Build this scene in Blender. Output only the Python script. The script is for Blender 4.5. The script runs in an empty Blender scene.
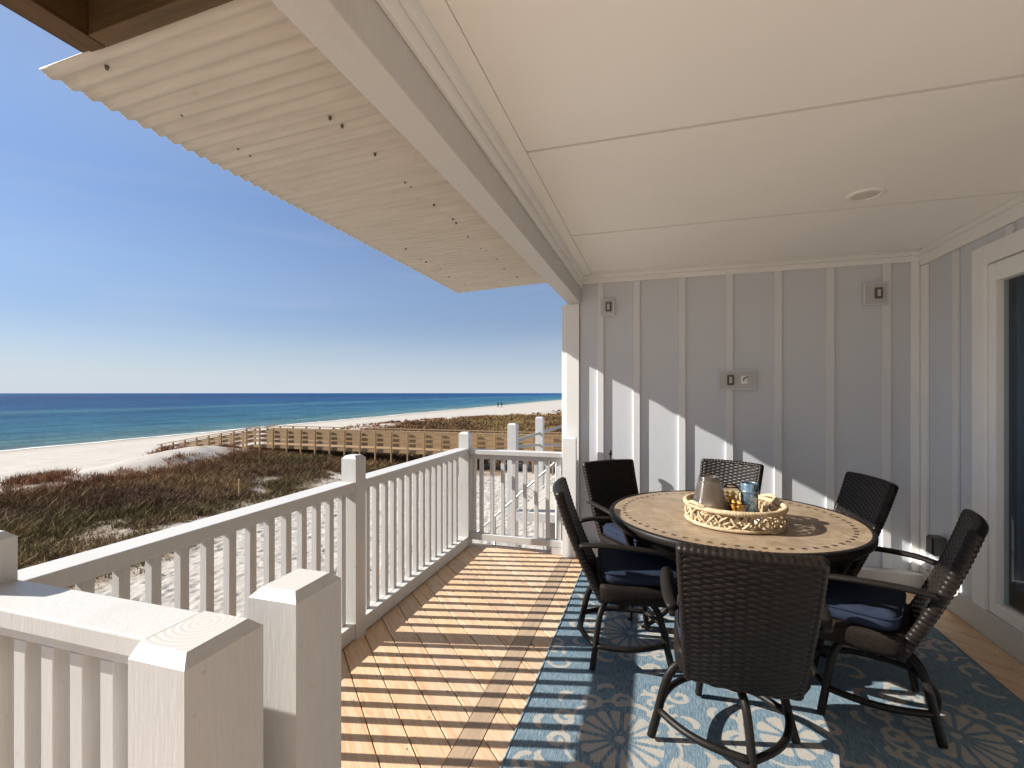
import bpy, bmesh, math, random
import numpy as np
from mathutils import Vector, Matrix, noise
R = math.radians
random.seed(7)
rng = np.random.default_rng(7)
scene = bpy.context.scene
C = scene.collection

# ------------------------------------------------------------------ camera
cam = bpy.data.objects.new('camera', bpy.data.cameras.new('camera'))
C.objects.link(cam)
cam.location = (0, 0, 1.47)
cam.rotation_euler = (R(90), 0, math.atan(143/470))
cam.data.sensor_width = 36
cam.data.lens = 36*470/1024
cam.data.shift_y = 9/1024
cam.data.clip_start = 0.05
cam.data.clip_end = 30000
scene.camera = cam

# ------------------------------------------------------------------ light
SUN_DIR = Vector((-0.9735, -0.2287, math.tan(R(29.35)))).normalized()     # towards the sun
world = bpy.data.worlds.new('World')
scene.world = world
world.use_nodes = True
wn = world.node_tree
wn.nodes.clear()
sky = wn.nodes.new('ShaderNodeTexSky')
sky.sky_type = 'NISHITA'
sky.sun_disc = False
sky.sun_elevation = R(29.35)
sky.sun_rotation = math.atan2(SUN_DIR.x, SUN_DIR.y)
sky.air_density = 1.0
sky.dust_density = 0.0
sky.ozone_density = 4.0
bg = wn.nodes.new('ShaderNodeBackground')
bg.inputs['Strength'].default_value = 0.05
wo = wn.nodes.new('ShaderNodeOutputWorld')
# thin wisps of cirrus low over the horizon
tc = wn.nodes.new('ShaderNodeTexCoord')
mp = wn.nodes.new('ShaderNodeMapping'); mp.inputs['Scale'].default_value = (1.2, 1.2, 11)
nz = wn.nodes.new('ShaderNodeTexNoise'); nz.inputs['Scale'].default_value = 2.4; nz.inputs['Detail'].default_value = 6
cr = wn.nodes.new('ShaderNodeValToRGB')
cr.color_ramp.elements[0].position = 0.52; cr.color_ramp.elements[0].color = (0, 0, 0, 1)
cr.color_ramp.elements[1].position = 0.80; cr.color_ramp.elements[1].color = (.15, .15, .15, 1)
mx = wn.nodes.new('ShaderNodeMixRGB'); mx.inputs[2].default_value = (6.0, 6.3, 6.8, 1)
wn.links.new(tc.outputs['Generated'], mp.inputs[0]); wn.links.new(mp.outputs[0], nz.inputs[0])
wn.links.new(nz.outputs[0], cr.inputs[0]); wn.links.new(cr.outputs[0], mx.inputs[0])
hz = wn.nodes.new('ShaderNodeMixRGB'); hz.inputs[2].default_value = (5.9, 6.65, 7.6, 1)          # pale sea haze low in the sky
sz = wn.nodes.new('ShaderNodeSeparateXYZ'); wn.links.new(tc.outputs['Generated'], sz.inputs[0])
hr = wn.nodes.new('ShaderNodeValToRGB')
for e_, (p_, c_) in zip((hr.color_ramp.elements[0], hr.color_ramp.elements[1], hr.color_ramp.elements.new(.06), hr.color_ramp.elements.new(.15), hr.color_ramp.elements.new(.34)), ((0, .93), (.7, 0), (.06, .50), (.15, .14), (.34, .02))):
    e_.position = p_; e_.color = (c_, c_, c_, 1)
wn.links.new(sz.outputs[2], hr.inputs[0]); wn.links.new(hr.outputs[0], hz.inputs[0])
ti = wn.nodes.new('ShaderNodeMixRGB'); ti.blend_type = 'MULTIPLY'; ti.inputs[0].default_value = 1; 
tr_ = wn.nodes.new('ShaderNodeValToRGB')
st_ = [(0, (.88, .85, .97)), (.12, (.85, .83, .96)), (.20, (1.14, 1.04, 1.09)), (.32, (1.36, 1.21, 1.24)), (.42, (1.58, 1.42, 1.42)), (.62, (1.35, 1.35, 1.45))]
while len(tr_.color_ramp.elements) < len(st_): tr_.color_ramp.elements.new(.5)
for e_, (p_, c_) in zip(tr_.color_ramp.elements, st_):
    e_.position = p_; e_.color = (*c_, 1)
wn.links.new(sz.outputs[2], tr_.inputs[0]); wn.links.new(tr_.outputs[0], ti.inputs[2])
wn.links.new(sky.outputs[0], ti.inputs[1]); wn.links.new(ti.outputs[0], hz.inputs[1]); wn.links.new(hz.outputs[0], mx.inputs[1]); wn.links.new(mx.outputs[0], bg.inputs[0])
wn.links.new(bg.outputs[0], wo.inputs[0])

sun = bpy.data.objects.new('sun', bpy.data.lights.new('sun', 'SUN'))
C.objects.link(sun)
sun.data.energy = 5.0
sun.data.angle = R(0.5)
sun.data.color = (1.0, 0.945, 0.87)
sun.rotation_euler = SUN_DIR.to_track_quat('Z', 'Y').to_euler()
scene.view_settings.view_transform = 'Standard'
scene.view_settings.look = 'None'
scene.view_settings.gamma = 1
scene.view_settings.exposure = 1.05
scene.cycles.max_bounces = 10
scene.cycles.diffuse_bounces = 6

# ------------------------------------------------------------------ object helpers
def tag(o, label=None, cat=None, group=None, kind=None):
    if label: o['label'] = label
    if cat: o['category'] = cat
    if group: o['group'] = group
    if kind: o['kind'] = kind
    return o

def empty(name, loc=(0, 0, 0), rz=0, label=None, cat=None, group=None):
    o = bpy.data.objects.new(name, None)
    C.objects.link(o)
    o.location = loc
    o.rotation_euler = (0, 0, rz)
    o.empty_display_size = .1
    return tag(o, label, cat, group)

def copy_tree(o, parent=None):
    c = o.copy()
    C.objects.link(c)
    if parent:
        c.parent = parent
    for ch in o.children:
        copy_tree(ch, c)
    return c

class MB:
    """collects boxes, tubes, lathes and grids, then links them as ONE mesh object"""
    def __init__(self):
        self.v = []; self.f = []; self.sm = []; self.mi = []
    def add(self, vs, fs, smooth=False, mi=0):
        n = len(self.v)
        self.v.extend([tuple(p) for p in vs])
        self.f.extend([tuple(i+n for i in f) for f in fs])
        self.sm.extend([smooth]*len(fs)); self.mi.extend([mi]*len(fs))
        return self
    def box(self, x0, x1, y0, y1, z0, z1, rot=None, mi=0):
        vs = [(x, y, z) for z in (z0, z1) for y in (y0, y1) for x in (x0, x1)]
        if rot:
            c = Vector(((x0+x1)/2, (y0+y1)/2, (z0+z1)/2))
            vs = [tuple(rot @ (Vector(p)-c) + c) for p in vs]
        return self.add(vs, [(0, 2, 3, 1), (4, 5, 7, 6), (0, 1, 5, 4), (2, 6, 7, 3), (0, 4, 6, 2), (1, 3, 7, 5)], mi=mi)
    def post(self, x0, x1, y0, y1, z0, z1, ch=.018, mi=0, mt=0, cx0=None):
        """square timber whose top edges are chamfered"""
        r = [(x0, y0), (x1, y0), (x1, y1), (x0, y1)]
        ca = ch if cx0 is None else cx0
        t = [(x0+ca, y0+ch), (x1-ch, y0+ch), (x1-ch, y1-ch), (x0+ca, y1-ch)]
        vs = [(a, b, z0) for a, b in r] + [(a, b, z1-ch) for a, b in r] + [(a, b, z1) for a, b in t]
        fs = [(3, 2, 1, 0)]
        for k in range(4):
            j = (k+1) % 4
            fs.append((k, j, j+4, k+4)); fs.append((k+4, j+4, j+8, k+8))
        self.add(vs, fs, mi=mi)
        return self.add([vs[8], vs[9], vs[10], vs[11]], [(0, 1, 2, 3)], mi=mt)
    def tube(self, pts, r, n=8, closed=False, ry=None, up=None, smooth=True, taper=None):
        pts = [Vector(p) for p in pts]
        m = len(pts)
        ry = ry or r
        vs = []
        prev = None
        for i, p in enumerate(pts):
            a = pts[(i-1) % m] if (closed or i > 0) else p
            b = pts[(i+1) % m] if (closed or i < m-1) else p
            t = (b-a).normalized()
            if up is not None:
                u = Vector(up)
            elif prev is not None:
                u = prev
            else:
                u = Vector((0, 0, 1)) if abs(t.z) < .9 else Vector((1, 0, 0))
            s = t.cross(u)
            if s.length < 1e-5: s = t.orthogonal()
            s.normalize()
            w = s.cross(t).normalized()
            prev = w
            k = 1 if taper is None else taper[0]+(taper[1]-taper[0])*i/(m-1)
            for q in range(n):
                an = 2*math.pi*q/n + math.pi/n
                vs.append(p + s*(r*k*math.cos(an)) + w*(ry*k*math.sin(an)))
        fs = []
        rng_ = range(m if closed else m-1)
        for i in rng_:
            j = (i+1) % m
            for q in range(n):
                q2 = (q+1) % n
                fs.append((i*n+q, i*n+q2, j*n+q2, j*n+q))
        if not closed:
            fs.append(tuple(range(n-1, -1, -1)))
            fs.append(tuple((m-1)*n+q for q in range(n)))
        return self.add(vs, fs, smooth)
    def lathe(self, prof, n=32, c=(0, 0, 0), smooth=True, cap0=False, cap1=False, mi=0):
        vs = []
        for (r, z) in prof:
            for q in range(n):
                a = 2*math.pi*q/n
                vs.append((c[0]+r*math.cos(a), c[1]+r*math.sin(a), c[2]+z))
        fs = []
        for i in range(len(prof)-1):
            for q in range(n):
                q2 = (q+1) % n
                fs.append((i*n+q, i*n+q2, (i+1)*n+q2, (i+1)*n+q))
        if cap0: fs.append(tuple(range(n-1, -1, -1)))
        if cap1: fs.append(tuple((len(prof)-1)*n+q for q in range(n)))
        return self.add(vs, fs, smooth, mi)
    def grid(self, P, smooth=True, closed_u=False):
        """P: array (nv, nu, 3)"""
        nv, nu = P.shape[:2]
        vs = P.reshape(-1, 3).tolist()
        fs = []
        for j in range(nv-1):
            for i in range(nu if closed_u else nu-1):
                i2 = (i+1) % nu
                fs.append((j*nu+i, j*nu+i2, (j+1)*nu+i2, (j+1)*nu+i))
        return self.add(vs, fs, smooth)
    def build(self, name, mat, parent=None, bevel=0, segs=2, loc=None):
        me = bpy.data.meshes.new(name)
        me.from_pydata(self.v, [], self.f)
        me.polygons.foreach_set('use_smooth', self.sm)
        me.polygons.foreach_set('material_index', self.mi)
        for m in (mat if isinstance(mat, (list, tuple)) else [mat]):
            me.materials.append(m)
        me.update()
        o = bpy.data.objects.new(name, me)
        C.objects.link(o)
        if parent: o.parent = parent
        if loc: o.location = loc
        if bevel:
            b = o.modifiers.new('bevel', 'BEVEL')
            b.width = bevel; b.segments = segs; b.limit_method = 'ANGLE'; b.angle_limit = R(40)
        return o

def big_mesh(name, V, F, mat, attrs=None, smooth=True):
    """fast mesh from numpy arrays; F is (n,3) or (n,4)"""
    me = bpy.data.meshes.new(name)
    V = np.asarray(V, np.float32); F = np.asarray(F, np.int32)
    k = F.shape[1]
    me.vertices.add(len(V)); me.vertices.foreach_set('co', V.ravel())
    me.loops.add(F.size); me.loops.foreach_set('vertex_index', F.ravel())
    me.polygons.add(len(F))
    me.polygons.foreach_set('loop_start', np.arange(0, F.size, k, dtype=np.int32))
    me.polygons.foreach_set('use_smooth', np.full(len(F), smooth))
    for an, av in (attrs or {}).items():
        if av.ndim == 1:
            a = me.attributes.new(an, 'FLOAT', 'POINT'); a.data.foreach_set('value', av.astype(np.float32))
        else:
            a = me.attributes.new(an, 'FLOAT_COLOR', 'POINT'); a.data.foreach_set('color', av.astype(np.float32).ravel())
    me.update(calc_edges=True)
    me.validate()
    me.materials.append(mat)
    o = bpy.data.objects.new(name, me)
    C.objects.link(o)
    return o

# ------------------------------------------------------------------ material helpers
class NT:
    def __init__(self, name):
        self.m = bpy.data.materials.new(name)
        self.m.use_nodes = True
        self.t = self.m.node_tree
        self.p = self.t.nodes['Principled BSDF']
        self.out = self.t.nodes['Material Output']
    def n(self, kind, **kw):
        nd = self.t.nodes.new('ShaderNode'+kind)
        for k, v in kw.items():
            if k in nd.inputs: nd.inputs[k].default_value = v
            else: setattr(nd, k, v)
        return nd
    def l(self, a, b): self.t.links.new(a, b)
    def coord(self, kind='Object', scale=(1, 1, 1), rot=(0, 0, 0), loc=(0, 0, 0)):
        c = self.n('TexCoord'); m = self.n('Mapping')
        m.inputs['Scale'].default_value = scale; m.inputs['Rotation'].default_value = rot; m.inputs['Location'].default_value = loc
        self.l(c.outputs[kind], m.inputs[0])
        return m.outputs[0]
    def noise(self, vec, scale, detail=4, rough=.55, dist=0):
        n = self.n('TexNoise'); n.inputs['Scale'].default_value = scale; n.inputs['Detail'].default_value = detail
        n.inputs['Roughness'].default_value = rough; n.inputs['Distortion'].default_value = dist
        if vec is not None: self.l(vec, n.inputs['Vector'])
        return n.outputs[0]
    def ramp(self, fac, stops):
        r = self.n('ValToRGB')
        e = r.color_ramp.elements
        while len(e) < len(stops): e.new(.5)
        for el, (p, c) in zip(e, stops):
            el.position = p; el.color = (*c, 1) if len(c) == 3 else c
        self.l(fac, r.inputs[0])
        return r.outputs[0]
    def mix(self, a, b, fac, mode='MIX'):
        m = self.n('MixRGB', blend_type=mode)
        for i, x in ((1, a), (2, b), (0, fac)):
            if isinstance(x, (int, float)): m.inputs[i].default_value = x
            elif isinstance(x, tuple): m.inputs[i].default_value = (*x, 1)
            else: self.l(x, m.inputs[i])
        return m.outputs[0]
    def math(self, op, a, b=0, c=None):
        m = self.n('Math', operation=op)
        for i, x in enumerate((a, b, c)):
            if x is None: continue
            if isinstance(x, (int, float)): m.inputs[i].default_value = x
            else: self.l(x, m.inputs[i])
        return m.outputs[0]
    def attr(self, name, out='Fac'):
        a = self.n('Attribute'); a.attribute_name = name
        return a.outputs[out]
    def bump(self, h, strength=.3, dist=.01):
        b = self.n('Bump'); b.inputs['Strength'].default_value = strength; b.inputs['Distance'].default_value = dist
        self.l(h, b.inputs['Height']); self.l(b.outputs[0], self.p.inputs['Normal'])
        return b
    def col(self, c):
        if isinstance(c, tuple): self.p.inputs['Base Color'].default_value = (*c, 1)
        else: self.l(c, self.p.inputs['Base Color'])
        return self
    def set(self, rough=.5, spec=.5, metal=0):
        self.p.inputs['Roughness'].default_value = rough
        self.p.inputs['Specular IOR Level'].default_value = spec
        self.p.inputs['Metallic'].default_value = metal
        return self

def plain(name, c, rough=.5, spec=.5, metal=0, var=.06, scale=6, bump=.0, bscale=60):
    m = NT(name)
    v = m.coord()
    n = m.noise(v, scale, 5)
    d = tuple(x*(1-var) for x in c); e = tuple(min(1, x*(1+var)) for x in c)
    m.col(m.ramp(n, [(.3, d), (.7, e)])).set(rough, spec, metal)
    if bump: m.bump(m.noise(v, bscale, 3), bump, .003)
    return m.m

M = {}
def painted_wood(name, c, dirt=.5):
    m = NT(name)
    v = m.coord()
    g = m.noise(m.coord(scale=(14, 14, 1.2)), 9, 5, .6)                 # vertical brushing
    n = m.noise(v, 2.3, 6, .62)
    base = m.mix(c, tuple(x*.93 for x in c), m.ramp(g, [(.35, (0, 0, 0)), (.7, (1, 1, 1))]))
    dirty = m.ramp(n, [(.56, (0, 0, 0)), (.78, (dirt, dirt, dirt))])
    spots = m.ramp(m.noise(v, 26, 3, .5), [(.70, (0, 0, 0)), (.76, (.35, .35, .35))])
    base = m.mix(base, (c[0]*.72, c[1]*.66, c[2]*.56), dirty)
    base = m.mix(base, (c[0]*.55, c[1]*.50, c[2]*.42), spots)
    m.col(base).set(.42, .4)
    m.bump(g, .2, .004)
    return m.m
M['white'] = painted_wood('white_painted_wood', (.56, .553, .535), .42)
M['trim'] = plain('white_trim_paint', (.80, .80, .78), .45, .4, var=.03, scale=3, bump=.05)
M['ceiling'] = plain('ceiling_paint', (.85, .85, .82), .6, .3, var=.025, scale=1.2, bump=.05, bscale=25)
m = NT('end_grain_paint')                                              # growth rings telling through the paint on cut post tops
v = m.coord(loc=(.035, -.055, 0))
w = m.n('TexWave', wave_type='RINGS', rings_direction='Z')
w.inputs['Scale'].default_value = 22; w.inputs['Distortion'].default_value = 2.2; w.inputs['Detail'].default_value = 2; w.inputs['Detail Scale'].default_value = .6
m.l(v, w.inputs[0])
m.col(m.ramp(w.outputs[0], [(.05, (.48, .46, .42)), (.4, (.54, .53, .505))])).set(.5, .35)
m.bump(w.outputs[0], .12, .002)
M['endgrain'] = m.m

def siding_mat(name, c):
    m = NT(name)
    v = m.coord()
    g = m.noise(m.coord(scale=(30, 30, 1.0)), 6, 4, .6)
    n = m.noise(v, 1.1, 5)
    col = m.mix(tuple(x*.965 for x in c), tuple(x*1.03 for x in c), n)
    m.col(col).set(.5, .35)
    m.bump(g, .10, .003)
    return m.m
M['siding'] = siding_mat('grey_siding', (.595, .62, .655))
M['batten'] = siding_mat('pale_batten_paint', (.68, .685, .69))

m = NT('pine_decking')                                                 # boards run diagonally, one shade per board
v = m.coord(rot=(0, 0, R(45)), scale=(1, 1, 1))
geo = m.n('NewGeometry')
rnd = geo.outputs['Random Per Island']
cmb = m.n('CombineXYZ'); m.l(m.math('MULTIPLY', rnd, 37.0), cmb.inputs[2])
va = m.n('VectorMath', operation='ADD'); m.l(v, va.inputs[0]); m.l(cmb.outputs[0], va.inputs[1])
mp = m.n('Mapping'); mp.inputs['Scale'].default_value = (1.1, 26, 1)
m.l(va.outputs[0], mp.inputs[0])
g1 = m.noise(mp.outputs[0], 3.0, 6, .65, 1.2)
mp2 = m.n('Mapping'); mp2.inputs['Scale'].default_value = (.8, 8, 1); m.l(va.outputs[0], mp2.inputs[0])
g2 = m.noise(mp2.outputs[0], 2.4, 4, .6, 2.5)
col = m.ramp(g1, [(.22, (.36, .24, .145)), (.45, (.60, .47, .335)), (.75, (.72, .60, .47))])
col = m.mix(col, (.56, .31, .15), m.ramp(g2, [(.46, (0, 0, 0)), (.70, (.72, .72, .72))]))
tint = m.ramp(rnd, [(0, (.78, .70, .64)), (.35, (1.02, 1.0, .99)), (.7, (1.0, .90, .80)), (1, (.92, .86, .82))])
col = m.mix(col, tint, 1.0, 'MULTIPLY')
dirt = m.ramp(m.noise(m.coord(), 5, 6, .6), [(.52, (0, 0, 0)), (.8, (.4, .4, .4))])
col = m.mix(col, (.30, .23, .17), dirt)
vor = m.n('TexVoronoi'); vor.inputs['Scale'].default_value = 4.3; m.l(va.outputs[0], vor.inputs['Vector'])
knot = m.ramp(vor.outputs['Distance'], [(.03, (1, 1, 1)), (.065, (0, 0, 0))])
col = m.mix(col, (.14, .065, .03), knot)
m.col(col).set(.6, .3)
m.bump(g1, .35, .004)
M['deck'] = m.m

def timber(name, c, axis, dark=.55, rough=.6):
    m = NT(name)
    sc = {'x': (1.2, 22, 22), 'y': (22, 1.2, 22), 'z': (22, 22, 1.2)}[axis]
    v = m.coord(scale=sc)
    g = m.noise(v, 2.2, 6, .65, 1.0)
    col = m.ramp(g, [(.3, tuple(x*dark for x in c)), (.7, c)])
    geo = m.n('NewGeometry')
    col = m.mix(col, m.ramp(geo.outputs['Random Per Island'], [(0, (.75, .75, .75)), (1, (1, 1, 1))]), 1.0, 'MULTIPLY')
    m.col(col).set(rough, .3)
    m.bump(g, .3, .006)
    return m.m
M['stain_y'] = timber('brown_stained_timber', (.135, .070, .022), 'y')
M['stain_x'] = timber('brown_stained_beam', (.16, .098, .040), 'x')
M['boardwalk'] = timber('weathered_boardwalk_timber', (.47, .305, .155), 'x', .5)
M['strip'] = timber('centre_board_timber', (.44, .325, .225), 'y', .72)
M['sub'] = plain('deck_joists', (.16, .11, .07), .8)

m = NT('corrugated_metal')                                             # painted sheet, chalky streaks along the flutes
v = m.coord(scale=(.7, 9, 1))
n = m.noise(v, 3.2, 7, .65)
n2 = m.noise(m.coord(), 9, 5, .7)
col = m.ramp(n, [(.30, (.46, .42, .36)), (.7, (.57, .53, .465))])
col = m.mix(col, (.36, .30, .23), m.ramp(n2, [(.60, (0, 0, 0)), (.78, (.5, .5, .5))]))
m.col(col).set(.5, .4)
M['roof'] = m.m

# wicker: dark resin strands
m = NT('dark_wicker')
n = m.noise(m.coord(), 55, 3)
m.col(m.ramp(n, [(.3, (.0055, .0045, .004)), (.7, (.0165, .0118, .0095))])).set(.40, .22)
M['wicker'] = m.m
m = NT('dark_wicker_fine')                                             # seat apron: small woven bump
v = m.coord()
br = m.n('TexBrick'); br.inputs['Scale'].default_value = 30; br.inputs['Mortar Size'].default_value = .03; br.inputs['Mortar Smooth'].default_value = 1
br.inputs['Color1'].default_value = (.019, .013, .010, 1); br.inputs['Color2'].default_value = (.013, .010, .008, 1); br.inputs['Mortar'].default_value = (.006, .005, .004, 1)
sx = m.n('SeparateXYZ'); m.l(v, sx.inputs[0]); cx = m.n('CombineXYZ')
m.l(m.math('ADD', sx.outputs[0], sx.outputs[1]), cx.inputs[0]); m.l(sx.outputs[2], cx.inputs[1])
m.l(cx.outputs[0], br.inputs['Vector'])
m.col(br.outputs['Color']).set(.55, .12)
b = m.bump(br.outputs['Fac'], .8, .006); b.invert = True
M['apron'] = m.m
M['bronze'] = plain('dark_bronze_metal', (.011, .009, .0075), .45, .18, .0, var=.2, scale=20, bump=.03)
def fabric(name, c):
    m = NT(name)
    v = m.coord()
    ch = m.n('TexChecker'); ch.inputs['Scale'].default_value = 420; m.l(v, ch.inputs[0])
    n = m.noise(v, 30, 4)
    col = m.ramp(n, [(.3, tuple(x*.85 for x in c)), (.7, tuple(x*1.12 for x in c))])
    m.col(col).set(.9, .15)
    m.bump(m.noise(v, 420, 2), .25, .002)
    return m.m
M['cushion'] = fabric('blue_cushion_fabric', (.017, .025, .045))
M['piping'] = fabric('blue_piping', (.014, .021, .038))

m = NT('tan_stone_tile')
v = m.coord()
vo = m.n('TexVoronoi', feature='F1'); vo.inputs['Scale'].default_value = 7.5; m.l(v, vo.inputs['Vector'])
ve = m.n('TexVoronoi', feature='DISTANCE_TO_EDGE'); ve.inputs['Scale'].default_value = 7.5; m.l(v, ve.inputs['Vector'])
hsv = m.ramp(vo.outputs['Color'], [(0, (.255, .195, .135)), (.5, (.32, .25, .175)), (1, (.27, .20, .125))])
n = m.noise(v, 9, 7, .65, .8)
col = m.mix(hsv, m.ramp(n, [(.3, (.66, .62, .58)), (.7, (1.12, 1.10, 1.07))]), 1.0, 'MULTIPLY')
col = m.mix(col, (.19, .13, .075), m.ramp(ve.outputs['Distance'], [(.0, (.55, .55, .55)), (.022, (0, 0, 0))]))
m.col(col).set(.42, .45)
m.bump(n, .12, .003)
M['tile'] = m.m
M['inlay'] = plain('dark_inlay_tile', (.05, .033, .022), .4)

m = NT('patterned_rug')                                                # cream scrollwork woven into heathered blue
v = m.coord()
str_ = m.noise(m.coord(scale=(1, 260, 1)), 3, 4, .7)
fine = m.noise(m.coord(scale=(230, 24, 1)), 1.4, 3, .7)
blue = m.ramp(m.noise(m.coord(scale=(190, 15, 1)), 1.3, 4, .75), [(.28, (.034, .076, .112)), (.48, (.112, .182, .238)), (.74, (.33, .39, .415))])
cream = m.ramp(fine, [(.3, (.31, .285, .25)), (.7, (.46, .435, .385))])
pat = m.math('ADD', m.attr('pattern'), m.math('MULTIPLY', m.math('SUBTRACT', fine, .5), .7))
k = m.ramp(pat, [(.34, (.04, .04, .04)), (.72, (.92, .92, .92))])
m.col(m.mix(blue, cream, k)).set(.95, .1)
h = m.math('ADD', m.math('MULTIPLY', fine, .8), m.math('MULTIPLY', str_, .5))
m.bump(h, .5, .006)
M['rug'] = m.m

m = NT('rattan')
v = m.coord(scale=(1, 1, 1))
n = m.noise(v, 40, 4)
col = m.ramp(n, [(.3, (.34, .24, .13)), (.65, (.58, .46, .30))])
m.col(col).set(.55, .3)
m.bump(m.noise(m.coord(scale=(1, 1, 3)), 160, 2), .4, .004)
M['rattan'] = m.m

def glass(name, c, rough=.02, trans=1.0, ior=1.45):
    m = NT(name)
    m.col(c).set(rough, .5)
    m.p.inputs['Transmission Weight'].default_value = trans
    m.p.inputs['IOR'].default_value = ior
    return m
M['clear_glass'] = glass('clear_glass', (.95, .96, .96)).m
g_ = glass('smoked_ribbed_glass', (.70, .65, .60), .16, .95)
wv = g_.n('TexWave', wave_type='BANDS', bands_direction='Z'); wv.inputs['Scale'].default_value = 60
g_.l(g_.coord(), wv.inputs[0]); g_.bump(wv.outputs[0], .35, .004)
M['smoke_glass'] = g_.m
m = NT('mercury_glass')
v = m.coord()
n = m.noise(v, 38, 6, .7)
m.col(m.ramp(n, [(.35, (.10, .17, .24)), (.6, (.32, .44, .54)), (.75, (.75, .82, .86))])).set(.22, .6, .75)
m.bump(n, .2, .004)
M['mercury'] = m.m
M['amber'] = plain('amber_beads', (.60, .30, .03), .25, .6, var=.5, scale=25)
M['wax'] = plain('white_wax', (.78, .74, .66), .5, .3)
M['black'] = plain('black_plastic', (.012, .011, .011), .4, .4)
M['greyplate'] = plain('grey_plate_plastic', (.49, .485, .475), .5, .4, var=.03)
M['greydark'] = plain('dark_grey_socket', (.10, .096, .09), .5, .4)
M['skin'] = plain('skin', (.42, .25, .17), .6)
M['cloth_dark'] = plain('dark_clothing', (.03, .035, .05), .9)
M['galv'] = plain('galvanised_pipe', (.42, .42, .41), .45, .5, .25, var=.06)
M['concrete'] = plain('pale_concrete', (.46, .42, .36), .85, .2, var=.10, scale=4, bump=.2, bscale=30)
M['curtain'] = plain('navy_curtain_cloth', (.085, .14, .21), .9, .1, var=.12, scale=3)
M['roomfloor'] = timber('indoor_oak_floor', (.34, .24, .15), 'y', .75, .35)
M['roomwall'] = plain('indoor_wall_paint', (.45, .45, .45), .7)
M['hinge'] = plain('brass_hinge', (.35, .28, .17), .4, .5, .6)
# window pane: see-through with a mirror-like sheen
m = NT('window_pane')
tr = m.n('BsdfTransparent'); tr.inputs[0].default_value = (.80, .86, .88, 1)
gl = m.n('BsdfGlossy'); gl.inputs['Roughness'].default_value = .01
fr = m.n('Fresnel'); fr.inputs[0].default_value = 1.6
gb = m.n('NewGeometry')
ms = m.n('MixShader'); m.l(m.math('MULTIPLY', fr.outputs[0], m.math('SUBTRACT', 1.0, gb.outputs['Backfacing'])), ms.inputs[0]); m.l(tr.outputs[0], ms.inputs[1]); m.l(gl.outputs[0], ms.inputs[2])
m.l(ms.outputs[0], m.out.inputs['Surface'])
M['pane'] = m.m

# ------------------------------------------------------------------ beach terrain
def fbm(x, y, s, seed=0, octv=4):
    """cheap value noise, numpy"""
    out = np.zeros_like(x); amp = 1; tot = 0
    for o in range(octv):
        f = s*2**o
        xi = np.floor(x*f).astype(np.int64); yi = np.floor(y*f).astype(np.int64)
        xf = x*f-xi; yf = y*f-yi
        xf = xf*xf*(3-2*xf); yf = yf*yf*(3-2*yf)
        def h(a, b):
            k = (a*374761393 + b*668265263 + (seed+o*17)*1442695041) & 0x7fffffff
            k = ((k ^ (k >> 13))*1274126177) & 0x7fffffff
            return ((k ^ (k >> 16)) & 0xffff)/65535.0
        v = (h(xi, yi)*(1-xf)+h(xi+1, yi)*xf)*(1-yf) + (h(xi, yi+1)*(1-xf)+h(xi+1, yi+1)*xf)*yf
        out += amp*v; tot += amp; amp *= .5
    return out/tot

SEA_Z = -3.35
def shore_x(y): return -51.5 - .036*(np.clip(y, -2000, 4000)-25)
def smooth(a, b, x):
    t = np.clip((x-a)/(b-a), 0, 1)
    return t*t*(3-2*t)

def crest_x(y): return -22.5 - 6*smooth(25, 46, y) + 12*smooth(48, 90, y)
def base_height(x, y):
    sx = shore_x(y)
    far = np.clip((y-25)/60, 0, 1)
    crest = crest_x(y)                                               # seaward edge of the dune scrub
    z = -2.35 + .22*(fbm(x, y, .12, 3)-.5)*2
    z += .30*np.exp(-((x-(crest-2.5))/4.0)**2)*(.5+fbm(x, y, .15, 9))     # low foredune of pale sand
    z += .95*np.exp(-((x-(crest-2.6))/3.6)**2)*np.exp(-((y-19.0)/3.6)**2)
    t = smooth(crest-3, -1, x)
    s = np.clip((x-sx)/((crest-4)-sx), -1.5, 1)
    beach = SEA_Z + (-2.35-SEA_Z)*s
    k = smooth(-1, 4, x-(crest-4))
    return beach*(1-k) + z*k

def scrub_density(x, y):
    far = np.clip((y-25)/60, 0, 1)
    crest = crest_x(y)
    wob = (fbm(x, y, .22, 21)-.5)*7
    inner = -10.0 - 1.7*smooth(8, 14, y) + (fbm(x, y, .35, 33)-.5)*4 + 9.0*smooth(18.5, 23, y)
    a = smooth(crest-1.2, crest+2.2, x+wob*.6)
    b = 1-smooth(inner-2.6, inner+.2, x)
    patch = smooth(.30, .46, fbm(x, y, .55, 41))
    fl = smooth(-.5, 5.0, inner-2.6-x)                                   # solid inside, patchy at the landward side
    d = a*b*(patch*(1-fl)+fl)
    sea_fringe = smooth(crest-8, crest-1, x)*(1-smooth(crest-1, crest+2, x))*smooth(.50, .62, fbm(x, y, .6, 55))
    return np.clip(np.maximum(d, .8*sea_fringe), 0, 1)

def axis(spec):
    out = []
    for a, b, st in spec:
        out.extend(np.arange(a, b, st).tolist())
    out.append(spec[-1][1])
    return np.array(out)
gx = axis([(-400, -80, 20), (-80, -50, 1.2), (-50, -28, .45), (-28, -15, .16), (-15, -1.0, .045), (-1.0, 6, .5), (6, 60, 6), (60, 400, 60)])
gy = axis([(-200, -20, 20), (-20, 0, 1.0), (0, 2, .15), (2, 20, .045), (20, 32, .12), (32, 80, .5), (80, 300, 3), (300, 1500, 40), (1500, 9000, 500)])
X, Y = np.meshgrid(gx, gy)
Z = base_height(X, Y)
dens = scrub_density(X, Y)
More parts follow.
